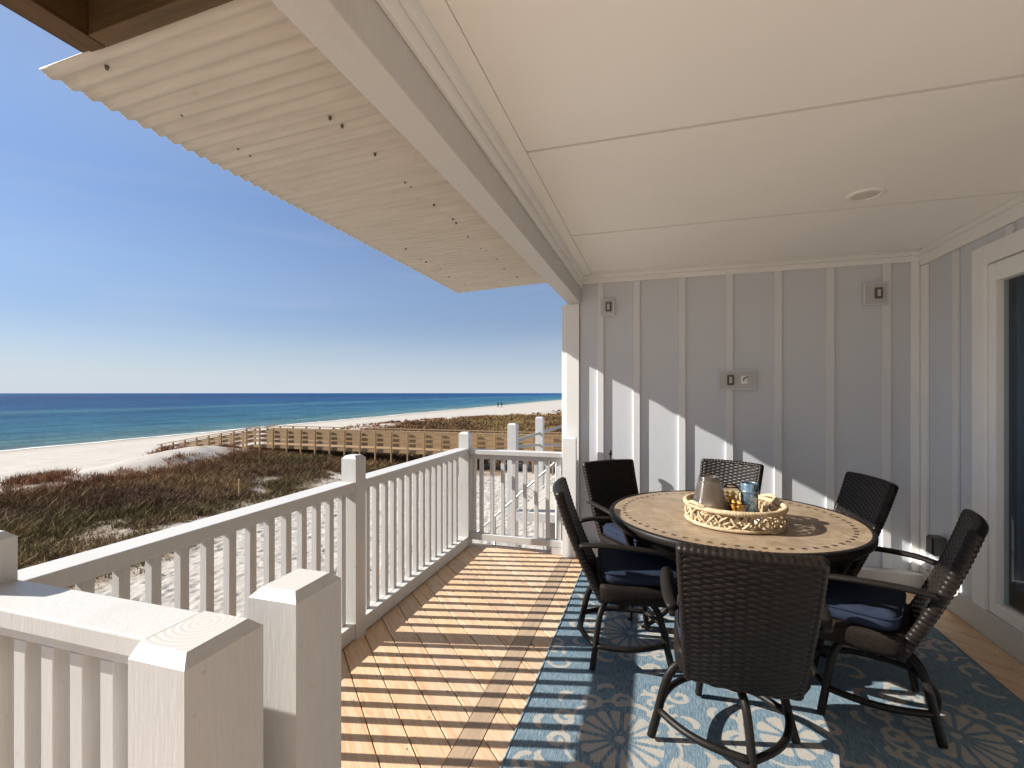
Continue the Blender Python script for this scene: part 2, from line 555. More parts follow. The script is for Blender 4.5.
# trampled sand: footprints and hummocks close to the house
fine = (X > -16) & (X < -1) & (Y > 1.5) & (Y < 21)
hum = (fbm(X, Y, 1.1, 77, 4)-.5)*.09 + (fbm(X, Y, 4.2, 78, 3)-.5)*.028
Z += hum*smooth(-48, -30, X)*(1-smooth(60, 120, Y))
for k in range(7000):
    px = rng.uniform(-15, -1.6); py = rng.uniform(2.2, 20.5)
    a = rng.normal(1.2, .9); L = rng.uniform(.08, .14); W = L*rng.uniform(.42, .62); dp = rng.uniform(.010, .028)
    i0, i1 = np.searchsorted(gx, (px-.36, px+.36)); j0, j1 = np.searchsorted(gy, (py-.36, py+.36))
    dx = X[j0:j1, i0:i1]-px; dy = Y[j0:j1, i0:i1]-py
    u = (dx*math.cos(a)+dy*math.sin(a))/L; w = (-dx*math.sin(a)+dy*math.cos(a))/W
    r2 = u*u+w*w
    Z[j0:j1, i0:i1] += -dp*np.exp(-r2*1.1) + dp*.45*np.exp(-(np.sqrt(r2)-1.55)**2*5)
wet = smooth(-3.1, -3.34, Z)
ny, nx = X.shape
idx = np.arange(ny*nx).reshape(ny, nx)
F = np.stack([idx[:-1, :-1], idx[:-1, 1:], idx[1:, 1:], idx[1:, :-1]], -1).reshape(-1, 4)

m = NT('beach_sand')
v = m.coord()
n1 = m.noise(v, .9, 7, .6); n2 = m.noise(v, 14, 6, .7)
sand = m.ramp(n1, [(.3, (.36, .325, .285)), (.7, (.44, .405, .36))])
sand = m.mix(sand, (.40, .31, .23), m.ramp(n2, [(.60, (0, 0, 0)), (.80, (.55, .55, .55))]))
litter = m.ramp(m.noise(v, 5, 6, .7), [(.3, (.10, .065, .035)), (.55, (.20, .13, .07)), (.75, (.34, .25, .16))])
sand = m.mix(sand, litter, m.attr('scrub'))
sand = m.mix(sand, (.30, .25, .19), m.math('MULTIPLY', m.attr('wet'), .6))
m.col(sand).set(.9, .15)
m.bump(m.noise(v, 9, 8, .75), .5, .03)
M['sand'] = m.m
g = big_mesh('ground', np.stack([X, Y, Z], -1).reshape(-1, 3), F, M['sand'],
             {'scrub': np.clip(dens.ravel()*1.05, 0, .92), 'wet': wet.ravel()})
tag(g, kind='structure')

# sea
m = NT('sea_water')
geo = m.n('NewGeometry'); sp = m.n('SeparateXYZ'); m.l(geo.outputs['Position'], sp.inputs[0])
off = m.math('SUBTRACT', m.math('MULTIPLY', sp.outputs[0], -1), m.math('ADD', m.math('MULTIPLY', sp.outputs[1], .036), 50.6))   # metres out from the shore
wob = m.math('MULTIPLY', m.math('SUBTRACT', m.noise(m.coord(scale=(.02, .006, 1)), 1.0, 5), .5), 26)
dist = m.math('MULTIPLY', m.math('ADD', off, m.math('MULTIPLY', wob, m.math('MINIMUM', m.math('DIVIDE', off, 40), 3))), 1/420)
depth = m.ramp(dist, [(0, (.27, .32, .30)), (.012, (.13, .26, .29)), (.05, (.055, .190, .285)), (.17, (.024, .120, .235)), (.235, (.064, .200, .285)), (.30, (.020, .100, .240)), (1, (.011, .062, .175))])
wv2 = m.math('ADD', m.math('MULTIPLY', m.noise(m.coord(scale=(.42, .10, 1)), 1.0, 7, .72), .5), m.math('MULTIPLY', m.noise(m.coord(scale=(.10, .035, 1)), 1.0, 6, .7), .5))
m.col(m.mix(depth, m.ramp(wv2, [(.38, (.52, .60, .66)), (.5, (1, 1.02, 1.04)), (.62, (1.50, 1.40, 1.32))]), 1.0, 'MULTIPLY')).set(.45, .03)  # lit and shaded wave facets painted into the water colour as streaks
b1 = m.noise(m.coord(scale=(.5, 1.3, 1)), 1.1, 8, .7)
b2 = m.noise(m.coord(scale=(.05, .16, 1)), 1.0, 6, .65)
m.bump(m.math('ADD', b1, m.math('MULTIPLY', b2, 3.0)), 1.0, 3.0)
M['sea'] = m.m
s = MB(); s.add([(-9000, -4000, SEA_Z), (-38, -4000, SEA_Z), (-38, 14000, SEA_Z), (-9000, 14000, SEA_Z)], [(0, 1, 2, 3)])
tag(s.build('sea', M['sea']), kind='structure')

# foam line at the water's edge
fm = MB()
ys = np.concatenate([np.arange(8, 80, .5), np.arange(80, 420, 3)])
xs0 = shore_x(ys)
P = np.zeros((2, len(ys), 3))
w0 = (fbm(ys, ys*0, .25, 5)-.5)*1.1
for r_, o_ in ((0, -.45), (1, .05)):
    P[r_, :, 0] = xs0+w0+o_*(1+1.2*(fbm(ys, ys*0+r_, .6, 8)-.2)); P[r_, :, 1] = ys; P[r_, :, 2] = SEA_Z+.035
fm.grid(P)
tag(fm.build('foam', plain('sea_foam', (.72, .75, .74), .8, .2)), kind='stuff', label='thin white line of foam along the edge of the sea', cat='foam')

# ------------------------------------------------------------------ scrub and dune grass
m = NT('dune_scrub')
m.col(m.attr('tint', 'Color')).set(.85, .12)
M['scrub'] = m.m
def scatter(name, x0, x1, y0, y1, per, blades, hmin, hmax, wid, tall, seed, label):
    r = np.random.default_rng(seed)
    n = int((x1-x0)*(y1-y0)*per)
    x = r.uniform(x0, x1, n); y = r.uniform(y0, y1, n)
    d = scrub_density(x, y)
    keep = r.random(n) < d*d
    # only what the porch can see
    ang = np.degrees(np.arctan2(-x, y)); keep &= (ang > -25) & (ang < 80)
    x = x[keep]; y = y[keep]; d = d[keep]; n = len(x)
    z = base_height(x, y) - .03
    far = np.clip((y-25)/60, 0, 1); crest = crest_x(y)
    red = smooth(4.5, 0, x-crest)*.9
    yel = smooth(.50, .66, fbm(x, y, .28, 61))
    grn = smooth(.52, .66, fbm(x, y, .20, 91))
    lum = r.uniform(.6, 1.25, n)
    brown = np.array([.150, .088, .050]); olive = np.array([.155, .115, .050]); rust = np.array([.28, .105, .050]); straw = np.array([.34, .23, .095])
    col = brown + (olive-brown)*grn[:, None]
    col = col + (straw-col)*((yel*.55+.45*far))[:, None]
    col = col + (rust-col)*(red*r.uniform(.3, 1, n))[:, None]
    edge = smooth(-16.5, -12, x)*(y < 22)
    col = col + (np.array([.21, .165, .075])-col)*(edge*(r.random(n) < .45))[:, None]
    col = col*lum[:, None]*.92
    h = r.uniform(hmin, hmax, n)*(.45+.55*d)*(1-.55*edge)
    h *= .6+.8*fbm(x, y, .6, 12)
    Nb = n*blades
    ti = np.repeat(np.arange(n), blades)
    az = r.uniform(0, 2*np.pi, Nb); sp = r.uniform(.05, .95, Nb)
    H = h[ti]*r.uniform(.55, 1.15, Nb)
    ox = r.normal(0, .10, Nb); oy = r.normal(0, .10, Nb)
    bx = x[ti]+ox; by = y[ti]+oy; bz = z[ti]
    lean = H*sp*1.5
    tx = bx+np.cos(az)*lean; ty = by+np.sin(az)*lean; tz = bz+H
    W = wid*r.uniform(.6, 1.5, Nb)
    pz = r.uniform(0, 2*np.pi, Nb); px_, py_ = np.cos(pz)*W, np.sin(pz)*W
    mxp, myp, mzp = bx+np.cos(az)*lean*.35, by+np.sin(az)*lean*.35, bz+H*.55
    V = np.stack([np.stack([bx-px_*.6, by-py_*.6, bz], -1), np.stack([bx+px_*.6, by+py_*.6, bz], -1),
                  np.stack([mxp+px_, myp+py_, mzp], -1), np.stack([mxp-px_, myp-py_, mzp], -1),
                  np.stack([tx, ty, tz], -1)], 1).reshape(-1, 3)
    b5 = np.arange(Nb)*5
    F3 = np.concatenate([np.stack([b5, b5+1, b5+2], -1), np.stack([b5, b5+2, b5+3], -1), np.stack([b5+3, b5+2, b5+4], -1)])
    cc = np.repeat(col[ti]*r.uniform(.45, 1.65, Nb)[:, None], 5, 0)
    cc = np.concatenate([cc, np.ones((len(cc), 1))], 1)
    o = big_mesh(name, V, F3, M['scrub'], {'tint': cc}, smooth=False)
    return tag(o, label, name.replace('_', ' '), kind='stuff')
scatter('dune_scrub', -34, -9, 3, 24.5, 50, 15, .20, .46, .0085, 1, 3, 'brown and olive dune scrub between the railing and the beach')
scatter('dune_grass', -44, 4, 24.5, 75, 9, 10, .24, .50, .030, 1, 4, 'straw coloured dune grass beyond the boardwalk')
scatter('far_dune_grass', -60, 10, 75, 420, 1.3, 8, .22, .45, .10, 1, 5, 'distant band of golden dune grass far along the beach')

# ------------------------------------------------------------------ deck
def clip_poly(poly, a, b, c):
    """keep a*x+b*y<=c"""
    out = []
    for i in range(len(poly)):
        p, q = poly[i], poly[(i+1) % len(poly)]
        dp, dq = a*p[0]+b*p[1]-c, a*q[0]+b*q[1]-c
        if dp <= 0: out.append(p)
        if dp*dq < 0:
            t = dp/(dp-dq); out.append((p[0]+(q[0]-p[0])*t, p[1]+(q[1]-p[1])*t))
    return out
def slab(mb, poly, z0, z1):
    n = len(poly)
    vs = [(x, y, z0) for x, y in poly]+[(x, y, z1) for x, y in poly]
    fs = [tuple(range(n-1, -1, -1)), tuple(range(n, 2*n))]
    for i in range(n):
        j = (i+1) % n
        fs.append((i, j, j+n, i+n))
    mb.add(vs, fs)
DX0, DX1, DY0, DY1 = -1.86, 1.93, -3.2, 4.28
dk = MB()
pitch = .1405*math.sqrt(2)
for (xa, xb) in ((DX0, -.803), (-.697, DX1)):
    s0 = xa+DY0-pitch
    s0 = math.floor((s0-.585)/pitch)*pitch+.585
    while s0 < xb+DY1:
        poly = [(xa, DY0), (xb, DY0), (xb, DY1), (xa, DY1)]
        poly = clip_poly(poly, -1, -1, -(s0+.004)); 
        if poly: poly = clip_poly(poly, 1, 1, s0+pitch-.004)
        if len(poly) > 2: slab(dk, poly, -.038, 0)
        s0 += pitch
dk.box(-.8, -.7, DY0, 2.06, -.038, .001, mi=1); dk.box(-.8, -.7, 2.066, DY1, -.038, .001, mi=1)
for xj in np.arange(-1.78, 1.9, .4):
    s0 = .585+pitch/2-14*pitch
    while s0 < 8:
        for o_ in (-.046, .046):
            yy = s0-xj+o_*math.sqrt(2)
            if DY0 < yy < DY1 and abs(xj+.75) > .06:
                dk.add([(xj+.0042*math.cos(q*math.pi/3), yy+.0042*math.sin(q*math.pi/3), .0007) for q in range(6)], [tuple(range(6))], mi=2)
        s0 += pitch
tag(dk.build('deck', [M['deck'], M['strip'], M['greydark']], bevel=.0015, segs=1), kind='structure')
jo = MB()
for x in np.arange(-1.8, 1.93, .4): jo.box(x, x+.04, DY0, DY1, -.24, -.042)
jo.box(-1.90, -1.863, DY0, DY1+.05, -.28, -.01); jo.box(-1.86, DX1, 4.285, 4.33, -.28, -.01)
for x, y in ((-1.7, 4.1), (-1.7, 1.2), (0, 4.1), (1.8, 4.1), (-1.7, -2), (1.8, 0)): jo.box(x-.1, x+.1, y-.1, y+.1, -3.2, -.28)
tag(jo.build('deck_substructure', M['sub']), kind='structure')

# ------------------------------------------------------------------ house shell
W_Y = 4.30; S_X = 1.93; CZ = 2.53
bw = empty('back_wall', (.65, W_Y, 0), 0, 'pale grey board and batten wall at the far end of the porch', 'wall')
def part(mb, name, mat, parent, bevel=0, segs=2, label=None):
    """part given in world coordinates, parented to a thing at its own origin"""
    l = parent.matrix_basis.inverted()
    w = parent
    mats = []
    while w: mats.append(w.matrix_basis); w = w.parent
    T = Matrix.Identity(4)
    for q in reversed(mats): T = T @ q
    Ti = T.inverted()
    mb.v = [tuple(Ti @ Vector(p)) for p in mb.v]
    o = mb.build(name, mat, parent, bevel, segs)
    if label: o['label'] = label
    return o
part(MB().box(-.655, S_X, W_Y, W_Y+.12, -.3, CZ+.1), 'siding', M['siding'], bw)
for x in (-.47, -.155, .222, .595, .958, 1.325, 1.70):
    part(MB().box(x-.028, x+.028, W_Y-.0185, W_Y-.0004, .125, CZ-.06), 'batten', M['batten'], bw, .002, 1)
cb = MB().box(S_X-.075, S_X-.022, W_Y-.022, W_Y-.0004, .125, CZ-.06); part(cb, 'corner_board', M['trim'], bw, .002, 1)
part(MB().box(-.60, S_X-.024, W_Y-.085, W_Y-.0006, .002, .122), 'baseboard', M['white'], bw, .004)
part(MB().box(-.645, S_X-.003, W_Y-.028, W_Y-.0005, CZ-.070, CZ-.002), 'crown_board', M['trim'], bw, .003)
part(MB().box(-.645, S_X-.003, W_Y-.075, W_Y-.0285, CZ-.030, CZ-.0015), 'crown_strip', M['trim'], bw, .003)

sw = empty('side_wall', (S_X, 2.0, 0), 0, 'grey board and batten wall with a sliding glass door on the right', 'wall')
part(MB().box(S_X, S_X+.12, 3.66, W_Y+.1, -.3, CZ+.1).box(S_X, S_X+.12, -3.2, 1.4, -.3, CZ+.1).box(S_X, S_X+.12, 1.4, 3.66, 2.36, CZ+.1), 'siding', M['siding'], sw)
for y in (3.86,):
    part(MB().box(S_X-.0185, S_X-.0004, y-.028, y+.028, .165, CZ-.11), 'batten', M['batten'], sw, .002, 1)
for y in (3.36, 2.96, 2.56):
    part(MB().box(S_X-.0185, S_X-.0004, y-.028, y+.028, 2.365, CZ-.11), 'batten', M['batten'], sw, .002, 1)
part(MB().box(S_X-.022, S_X-.0004, W_Y-.10, W_Y-.0225, .165, CZ-.11), 'corner_board', M['trim'], sw, .002, 1)
part(MB().box(S_X-.026, S_X-.0005, -3.2, W_Y-.022, .002, .16), 'baseboard', M['white'], sw, .004)
part(MB().box(S_X-.026, S_X-.0005, -3.2, W_Y-.030, CZ-.105, CZ-.002), 'crown_board', M['trim'], sw, .003)
part(MB().box(S_X-.062, S_X-.0265, -3.2, W_Y-.078, CZ-.030, CZ-.0015), 'crown_strip', M['trim'], sw, .003)
# sliding door
dr = part(MB().box(S_X-.030, S_X-.001, 3.54, 3.66, .162, 2.36).box(S_X-.030, S_X-.001, 1.40, 1.52, .162, 2.36)
          .box(S_X-.030, S_X-.001, 1.5205, 3.5395, 2.245, 2.36), 'sliding_door', M['trim'], sw, .003)
fr_ = MB().box(S_X-.014, S_X+.05, 3.472, 3.537, .163, 2.24).box(S_X-.014, S_X+.05, 1.53, 1.63, .163, 2.24)
fr_.box(S_X-.014, S_X+.05, 1.6305, 3.4715, 2.13, 2.24).box(S_X-.014, S_X+.05, 1.6305, 3.4715, .163, .235).box(S_X-.014, S_X+.05, 2.46, 2.56, .2355, 2.1295)
part(fr_, 'door_frame', M['trim'], dr, .004)
part(MB().box(S_X+.024, S_X+.030, 1.6308, 3.4712, .236, 2.1295), 'glass', M['pane'], dr)
hg = MB()
for z in (.98, .86): hg.tube([(S_X-.003, 3.536, z), (S_X-.003, 3.536, z+.09)], .007, 8)
part(hg, 'hinge', M['hinge'], dr)
part(MB().tube([(S_X-.034, 1.575, .95), (S_X-.034, 1.575, 1.2)], .012, 8), 'handle', M['hinge'], dr)
# the room behind the glass
rm = empty('indoor_room', (3.5, 2, 0), 0, 'dim room behind the glass of the sliding door', 'room')
part(MB().box(S_X+.125, 5.5, 0, 4.6, .10, .15), 'floor', M['roomfloor'], rm)
part(MB().box(5.5, 5.6, 0, 4.6, .10, 2.6).box(S_X+.125, 5.5, 4.6, 4.7, .10, 2.6).box(S_X+.125, 5.5, -.1, 0, .10, 2.6).box(S_X+.125, 5.6, -.1, 4.7, 2.6, 2.7), 'wall', M['roomwall'], rm)
cu = MB(); ys = np.linspace(2.85, 3.645, 120); P = np.zeros((2, 120, 3))
for r_, z in ((0, .34), (1, 2.25)):
    P[r_, :, 0] = 2.012+.016*np.sin(ys*62)+.006*np.sin(ys*141); P[r_, :, 1] = ys; P[r_, :, 2] = z
cu.grid(P)
ct = empty('curtain', (2.012, 3.3, .34), 0, 'dark navy curtain hanging behind the sliding glass door', 'curtain')
o = part(cu, 'drape', M['curtain'], ct); sm = o.modifiers.new('solid', 'SOLIDIFY'); sm.thickness = .004
part(MB().tube([(2.012, 1.5, 2.27), (2.012, 3.65, 2.27)], .012, 10), 'rod', M['bronze'], ct)

# ceiling: panels with open joints, boards round them
ce = empty('porch_ceiling', (.6, 1, CZ), 0, 'cream painted porch ceiling of flat panels with dark joints', 'ceiling')
J = .009
seams = [-3.2, 0.72, 2.0, 3.15, W_Y-.13]
for a, b in zip(seams[:-1], seams[1:]):
    part(MB().box(-.548+J, S_X-.034, a+J, b-J, CZ, CZ+.02), 'panel', M['ceiling'], ce)
part(MB().box(-.642, -.542, -3.2, W_Y-.078, CZ-.003, CZ+.017), 'edge_board', M['ceiling'], ce, .002, 1)
part(MB().box(-.5515, S_X-.063, W_Y-.126, W_Y-.0765, CZ-.003, CZ+.017), 'edge_board', M['ceiling'], ce, .002, 1)
part(MB().box(-.7, S_X+.1, -3.2, W_Y+.1, CZ+.03, CZ+.22), 'ceiling_backing', M['sub'], ce)
lt = empty('recessed_light', (1.075, 2.95, CZ), 0, 'round white recessed ceiling light, switched off', 'ceiling light')
MB().lathe([(.088, .001), (.088, -.006), (.080, -.010), (.064, -.009), (.060, -.003)], 40).build('trim_ring', M['trim'], lt)
MB().lathe([(.0605, -.002), (.045, -.005), (.02, -.007), (.0005, -.0075)], 40).build('lens', plain('frosted_lens', (.62, .59, .53), .3), lt)

# beam and column
be = empty('porch_beam', (-.705, 1, 2.28), 0, 'long white painted beam along the open side of the porch ceiling', 'beam')
part(MB().box(-.765, -.648, -3.2, W_Y+.05, 2.285, 2.66), 'timber', M['white'], be, .004)
part(MB().box(-.6475, -.632, -3.2, W_Y-.03, 2.42, CZ+.02), 'trim_board', M['trim'], be, .003)
part(MB().box(-.6315, -.612, -3.2, W_Y-.03, CZ-.052, CZ-.0035), 'trim_strip', M['trim'], be, .003)
col_ = empty('porch_column', (-.715, 4.29, 0), 0, 'tall white square column holding the beam at the far corner', 'column')
part(MB().box(-.785, -.662, 4.278, 4.38, -.3, 2.284), 'shaft', M['trim'], col_, .004)
part(MB().box(-.825, -.788, 4.30, 4.37, -.3, 2.284), 'backing_board', M['trim'], col_, .003)

# corrugated eave
def roof_z(x): return 2.452+.047*(x+1.84)
ro = empty('porch_roof', (-1.3, 2.5, 2.45), 0, 'corrugated metal roof overhang above the railing', 'roof')
cx_ = np.linspace(-1.845, -.70, 14); cy_ = np.arange(.95, 4.235, .007)
P = np.zeros((len(cx_), len(cy_), 3)); P[..., 0] = cx_[:, None]; P[..., 1] = cy_[None]
P[..., 2] = roof_z(cx_)[:, None] + .0062*np.cos(2*np.pi*(cy_-.95)/.056)[None]
P[..., 0] -= (.052*(cy_-4.2)/3.25)[None]*np.linspace(1, 0, 14)[:, None]
rf = MB().grid(P)
o = part(rf, 'corrugated_sheet', M['roof'], ro); sm = o.modifiers.new('solid', 'SOLIDIFY'); sm.thickness = .0025; sm.offset = 1
for x, y in [(-1.594, 1.008), (-1.605, 1.254), (-1.609, 1.492), (-1.608, 1.549), (-1.143, 1.458), (-1.134, 1.516), (-1.135, 1.736), (-1.144, 2.002), (-1.139, 2.05), (-1.137, 2.295), (-1.124, 2.514), (-1.133, 2.579), (-1.154, 2.818), (-1.156, 3.06), (-1.139, 3.113), (-1.137, 3.348), (-1.632, 2.868), (-1.646, 3.111), (-1.647, 3.193), (-1.632, 3.402), (-1.67, 3.655), (-1.652, 3.963), (-1.174, 3.637), (-1.148, 3.923)]:
    part(MB().lathe([(.0005, -.006), (.004, -.0055), (.0055, 0), (.0055, .006)], 10, (x, y, roof_z(x)-.006)), 'screw', M['greydark'], ro)

# stained timber eave above the steps, nearest the camera
ea = empty('timber_eave', (-1.3, 0, 2.5), 0, 'dark brown stained timber eave at the top left corner', 'eave')
part(MB().box(-1.600, -1.562, -3.2, .948, 2.462, 2.80), 'rim_board', M['stain_y'], ea, .003)
part(MB().box(-1.5615, -1.500, -3.2, .948, 2.456, 2.80), 'inner_board', M['stain_y'], ea, .003)
xb = MB(); xa_, xc_ = -1.497, -.768
xb.add([(xa_, .90, roof_z(xa_)-.012), (xc_, .90, roof_z(xc_)-.012), (xa_, .948, roof_z(xa_)-.012), (xc_, .948, roof_z(xc_)-.012), (xa_, .90, 2.8), (xc_, .90, 2.8), (xa_, .948, 2.8), (xc_, .948, 2.8)],
       [(0, 2, 3, 1), (4, 5, 7, 6), (0, 1, 5, 4), (2, 6, 7, 3), (0, 4, 6, 2), (1, 3, 7, 5)])
part(xb, 'cross_beam', M['stain_x'], ea, .003)
dkb = MB()
for x in np.arange(-1.49, -.80, .145): dkb.box(x, x+.14, -3.2, .895, 2.72, 2.76)
part(dkb, 'soffit', M['stain_y'], ea)
part(MB().box(-1.70, -.6, -3.2, .95, 2.81, 2.84), 'cover', M['sub'], ea)

# ------------------------------------------------------------------ railings
TOPZ = .94
ra = empty('deck_railing', (-1.75, 2.5, 0), 0, 'long white railing with square balusters along the sea side of the deck', 'railing')
def rail_post(x0, x1, y0, y1, z1, parent, name='post'):
    return part(MB().post(x0, x1, y0, y1, -.25 if parent is ra else .0015, z1), name, M['white'], parent)
PY = [(.74, .84), (2.40, 2.50), (4.16, 4.26)]
for y0, y1 in PY: rail_post(-1.80, -1.675 if y0 < 1 else -1.70, y0, y1, 1.095, ra)
for a, b in ((PY[0][1], PY[1][0]), (PY[1][1], PY[2][0])):
    part(MB().box(-1.828, -1.703, a+.001, b-.001, TOPZ-.058, TOPZ), 'top_rail', M['white'], ra, .004)
    part(MB().box(-1.790, -1.742, a+.001, b-.001, .012, .100), 'bottom_rail', M['white'], ra, .004)
    part(MB().box(-1.741, -1.703, a+.001, b-.001, .012, .100), 'inner_rail', M['white'], ra, .003)
for y in np.concatenate([np.arange(.945, 2.36, .1085), np.arange(2.60, 4.10, .1085)]):
    part(MB().box(-1.784, -1.748, y-.018, y+.018, .101, TOPZ-.059), 'baluster', M['white'], ra, .002, 1)
# short return at the far end
re = empty('end_railing', (-1.2, 4.22, 0), 0, 'short white railing across the far end of the deck', 'railing')
part(MB().post(-.795, -.675, 4.165, 4.23, .0015, 1.07, .008), 'half_post', M['trim'], re)
part(MB().box(-1.699, -.797, 4.175, 4.275, TOPZ-.055, TOPZ-.012), 'top_rail', M['white'], re, .004)
part(MB().box(-1.699, -.797, 4.205, 4.245, TOPZ-.10, TOPZ-.056), 'sub_rail', M['white'], re, .003)
part(MB().box(-1.699, -.797, 4.19, 4.25, .07, .13), 'bottom_rail', M['white'], re, .004)
part(MB().box(-.90, -.797, 4.192, 4.248, .0015, .0695), 'foot_block', M['white'], re, .003)
for x in (-1.665, -1.59, -1.482, -1.374, -1.266, -1.158, -1.05, -.942, -.834):
    part(MB().box(x-.017, x+.017, 4.208, 4.242, .131, TOPZ-.101), 'baluster', M['white'], re, .002, 1)
# stair railing in the foreground, with the cut-off post
rs = empty('stair_railing', (-.925, .75, 0), 0, 'low white railing in the foreground ending in a thick cut off post', 'railing')
CAPZ = .9575
part(MB().post(-1.012, -.862, .678, .868, .0015, .9585, .022, 0, 1, .0003), 'post', [M['white'], M['endgrain']], rs)
part(MB().box(-2.60, -1.0125, .712, .842, CAPZ-.045, CAPZ), 'top_rail', M['white'], rs, .004)
part(MB().box(-2.60, -1.0125, .742, .797, CAPZ-.085, CAPZ-.046), 'sub_rail', M['white'], rs, .003)
part(MB().box(-2.60, -1.0125, .757, .793, .08, .15), 'bottom_rail', M['white'], rs, .003)
for x in np.arange(-1.075, -2.55, -.100):
    part(MB().box(x-.0215, x+.0215, .7425, .7965, .151, CAPZ-.0855), 'baluster', M['white'], rs, .002, 1)
gp = empty('gate_post', (-.922, 1.027, 0), 0, 'free standing thick white post with ringed top beside the stair opening', 'post')
part(MB().post(-.996, -.848, .955, 1.130, .0015, .969, .022, 0, 1), 'shaft', [M['white'], M['endgrain']], gp)

# ------------------------------------------------------------------ stair landing beyond the end railing
sl = empty('beach_stairs', (-1.2, 6, -2.3), 0, 'white beach stairs with pipe handrail beyond the end railing', 'stairs')
for (x0, x1, y0, y1) in ((-1.765, -1.655, 5.60, 5.72), (-1.82, -1.70, 7.25, 7.37)):
    part(MB().post(x0, x1, y0, y1, -2.5, 1.09), 'post', M['white'], sl)
part(MB().box(-1.65, .6, 5.60, 5.66, -.11, -.005), 'rim_board', M['white'], sl, .004)
part(MB().box(-1.65, .6, 7.2, 7.26, -.11, -.005), 'rim_board', M['white'], sl, .004)
ld = MB()
for k in range(11): ld.box(-1.64, .6, 5.665+.139*k, 5.665+.139*k+.134, -.045, -.007)
part(ld, 'landing', M['concrete'], sl)
part(MB().box(-1.3, .6, 5.75, 7.2, -2.6, -.12), 'pier', M['concrete'], sl)
part(MB().tube([(-1.70, 5.66, .86), (-1.76, 7.31, .83), (-1.2, 9.6, .98)], .022, 10), 'rope_rail', M['galv'], sl)
part(MB().tube([(-1.70, 5.66, .79), (-1.76, 7.31, .64), (-1.3, 9.0, .46)], .02, 10), 'rope_rail', M['galv'], sl)
part(MB().tube([(-2.65, 5.35, -.80), (-2.053, 5.40, -.21), (-1.023, 5.40, .749), (-.6, 5.4, 1.12)], .012, 10), 'handrail', M['galv'], sl)
for dz in (.16, .30):
    part(MB().tube([(-2.3, 5.40, -.44-dz), (-1.023, 5.40, .749-dz), (-.6, 5.4, 1.12-dz)], .006, 8), 'cable', M['galv'], sl)
for x in (-1.86, -1.1): part(MB().tube([(x, 5.4, -2.5), (x, 5.4, -.21+(x+2.053)*.931)], .014, 10), 'support', M['galv'], sl)
for k in range(9):
    part(MB().box(-1.30-.25*k-.27, -1.30-.25*k, 5.00, 5.36, -.44-.2*k, -.40-.2*k), 'tread', M['boardwalk'], sl, .003)

# ------------------------------------------------------------------ boardwalk
bk = empty('boardwalk', (-14, 22.4, -2.3), 0, 'long weathered timber boardwalk with railings crossing the dunes to the beach', 'boardwalk')
BY0, BY1 = 22.35, 23.75
def deckz(x): return -1.62 if x > -22.9 else -1.62-(-22.9-x)*.165
def bx(parts, x0, x1, y0, y1, za, zb):
    """sloping bar between x0 and x1: za/zb are offsets above the walkway"""
    s0, s1 = deckz(x0), deckz(x1)
    vs = [(x0, y0, s0+za), (x1, y0, s1+za), (x0, y1, s0+za), (x1, y1, s1+za), (x0, y0, s0+zb), (x1, y0, s1+zb), (x0, y1, s0+zb), (x1, y1, s1+zb)]
    parts.add(vs, [(0, 2, 3, 1), (4, 5, 7, 6), (0, 1, 5, 4), (2, 6, 7, 3), (0, 4, 6, 2), (1, 3, 7, 5)])
spans = [(-30.6, -22.9), (-22.9, 12)]
wd = MB()
for a, b in spans:
    for q in range(7): bx(wd, a, b, BY0+.03+q*.193, BY0+.03+q*.193+.188, -.04, 0)
part(wd, 'walkway', M['boardwalk'], bk)
for (ya, yb) in ((BY0-.05, BY0-.01), (BY1+.01, BY1+.05)):
    for za, zb in ((-.14, .03), (.20, .36), (.46, .62), (.72, .87)):
        t = MB()
        for a, b in spans: bx(t, a, b, ya, yb, za, zb)
        part(t, 'rail_board', M['boardwalk'], bk)
    t = MB()
    for a, b in spans: bx(t, a, b, ya-.06, yb+.06, 1.02, 1.06)
    part(t, 'top_rail', M['boardwalk'], bk)
    yo = ya-.10 if ya < BY0 else yb+.005
    for x in np.arange(-30.2, 3.5, .98):
        dz = deckz(x)
        part(MB().box(x-.036, x+.036, yo, yo+.075, -3.3, dz+1.015), 'post', M['boardwalk'], bk)

# marker stake in the scrub edge
st = MB().post(-14.32, -14.26, 13.27, 13.33, -2.7, -1.63, .01)
tag(st.build('marker_stake', M['boardwalk'], loc=None), 'thin pale wooden stake standing at the edge of the dune scrub', 'stake')

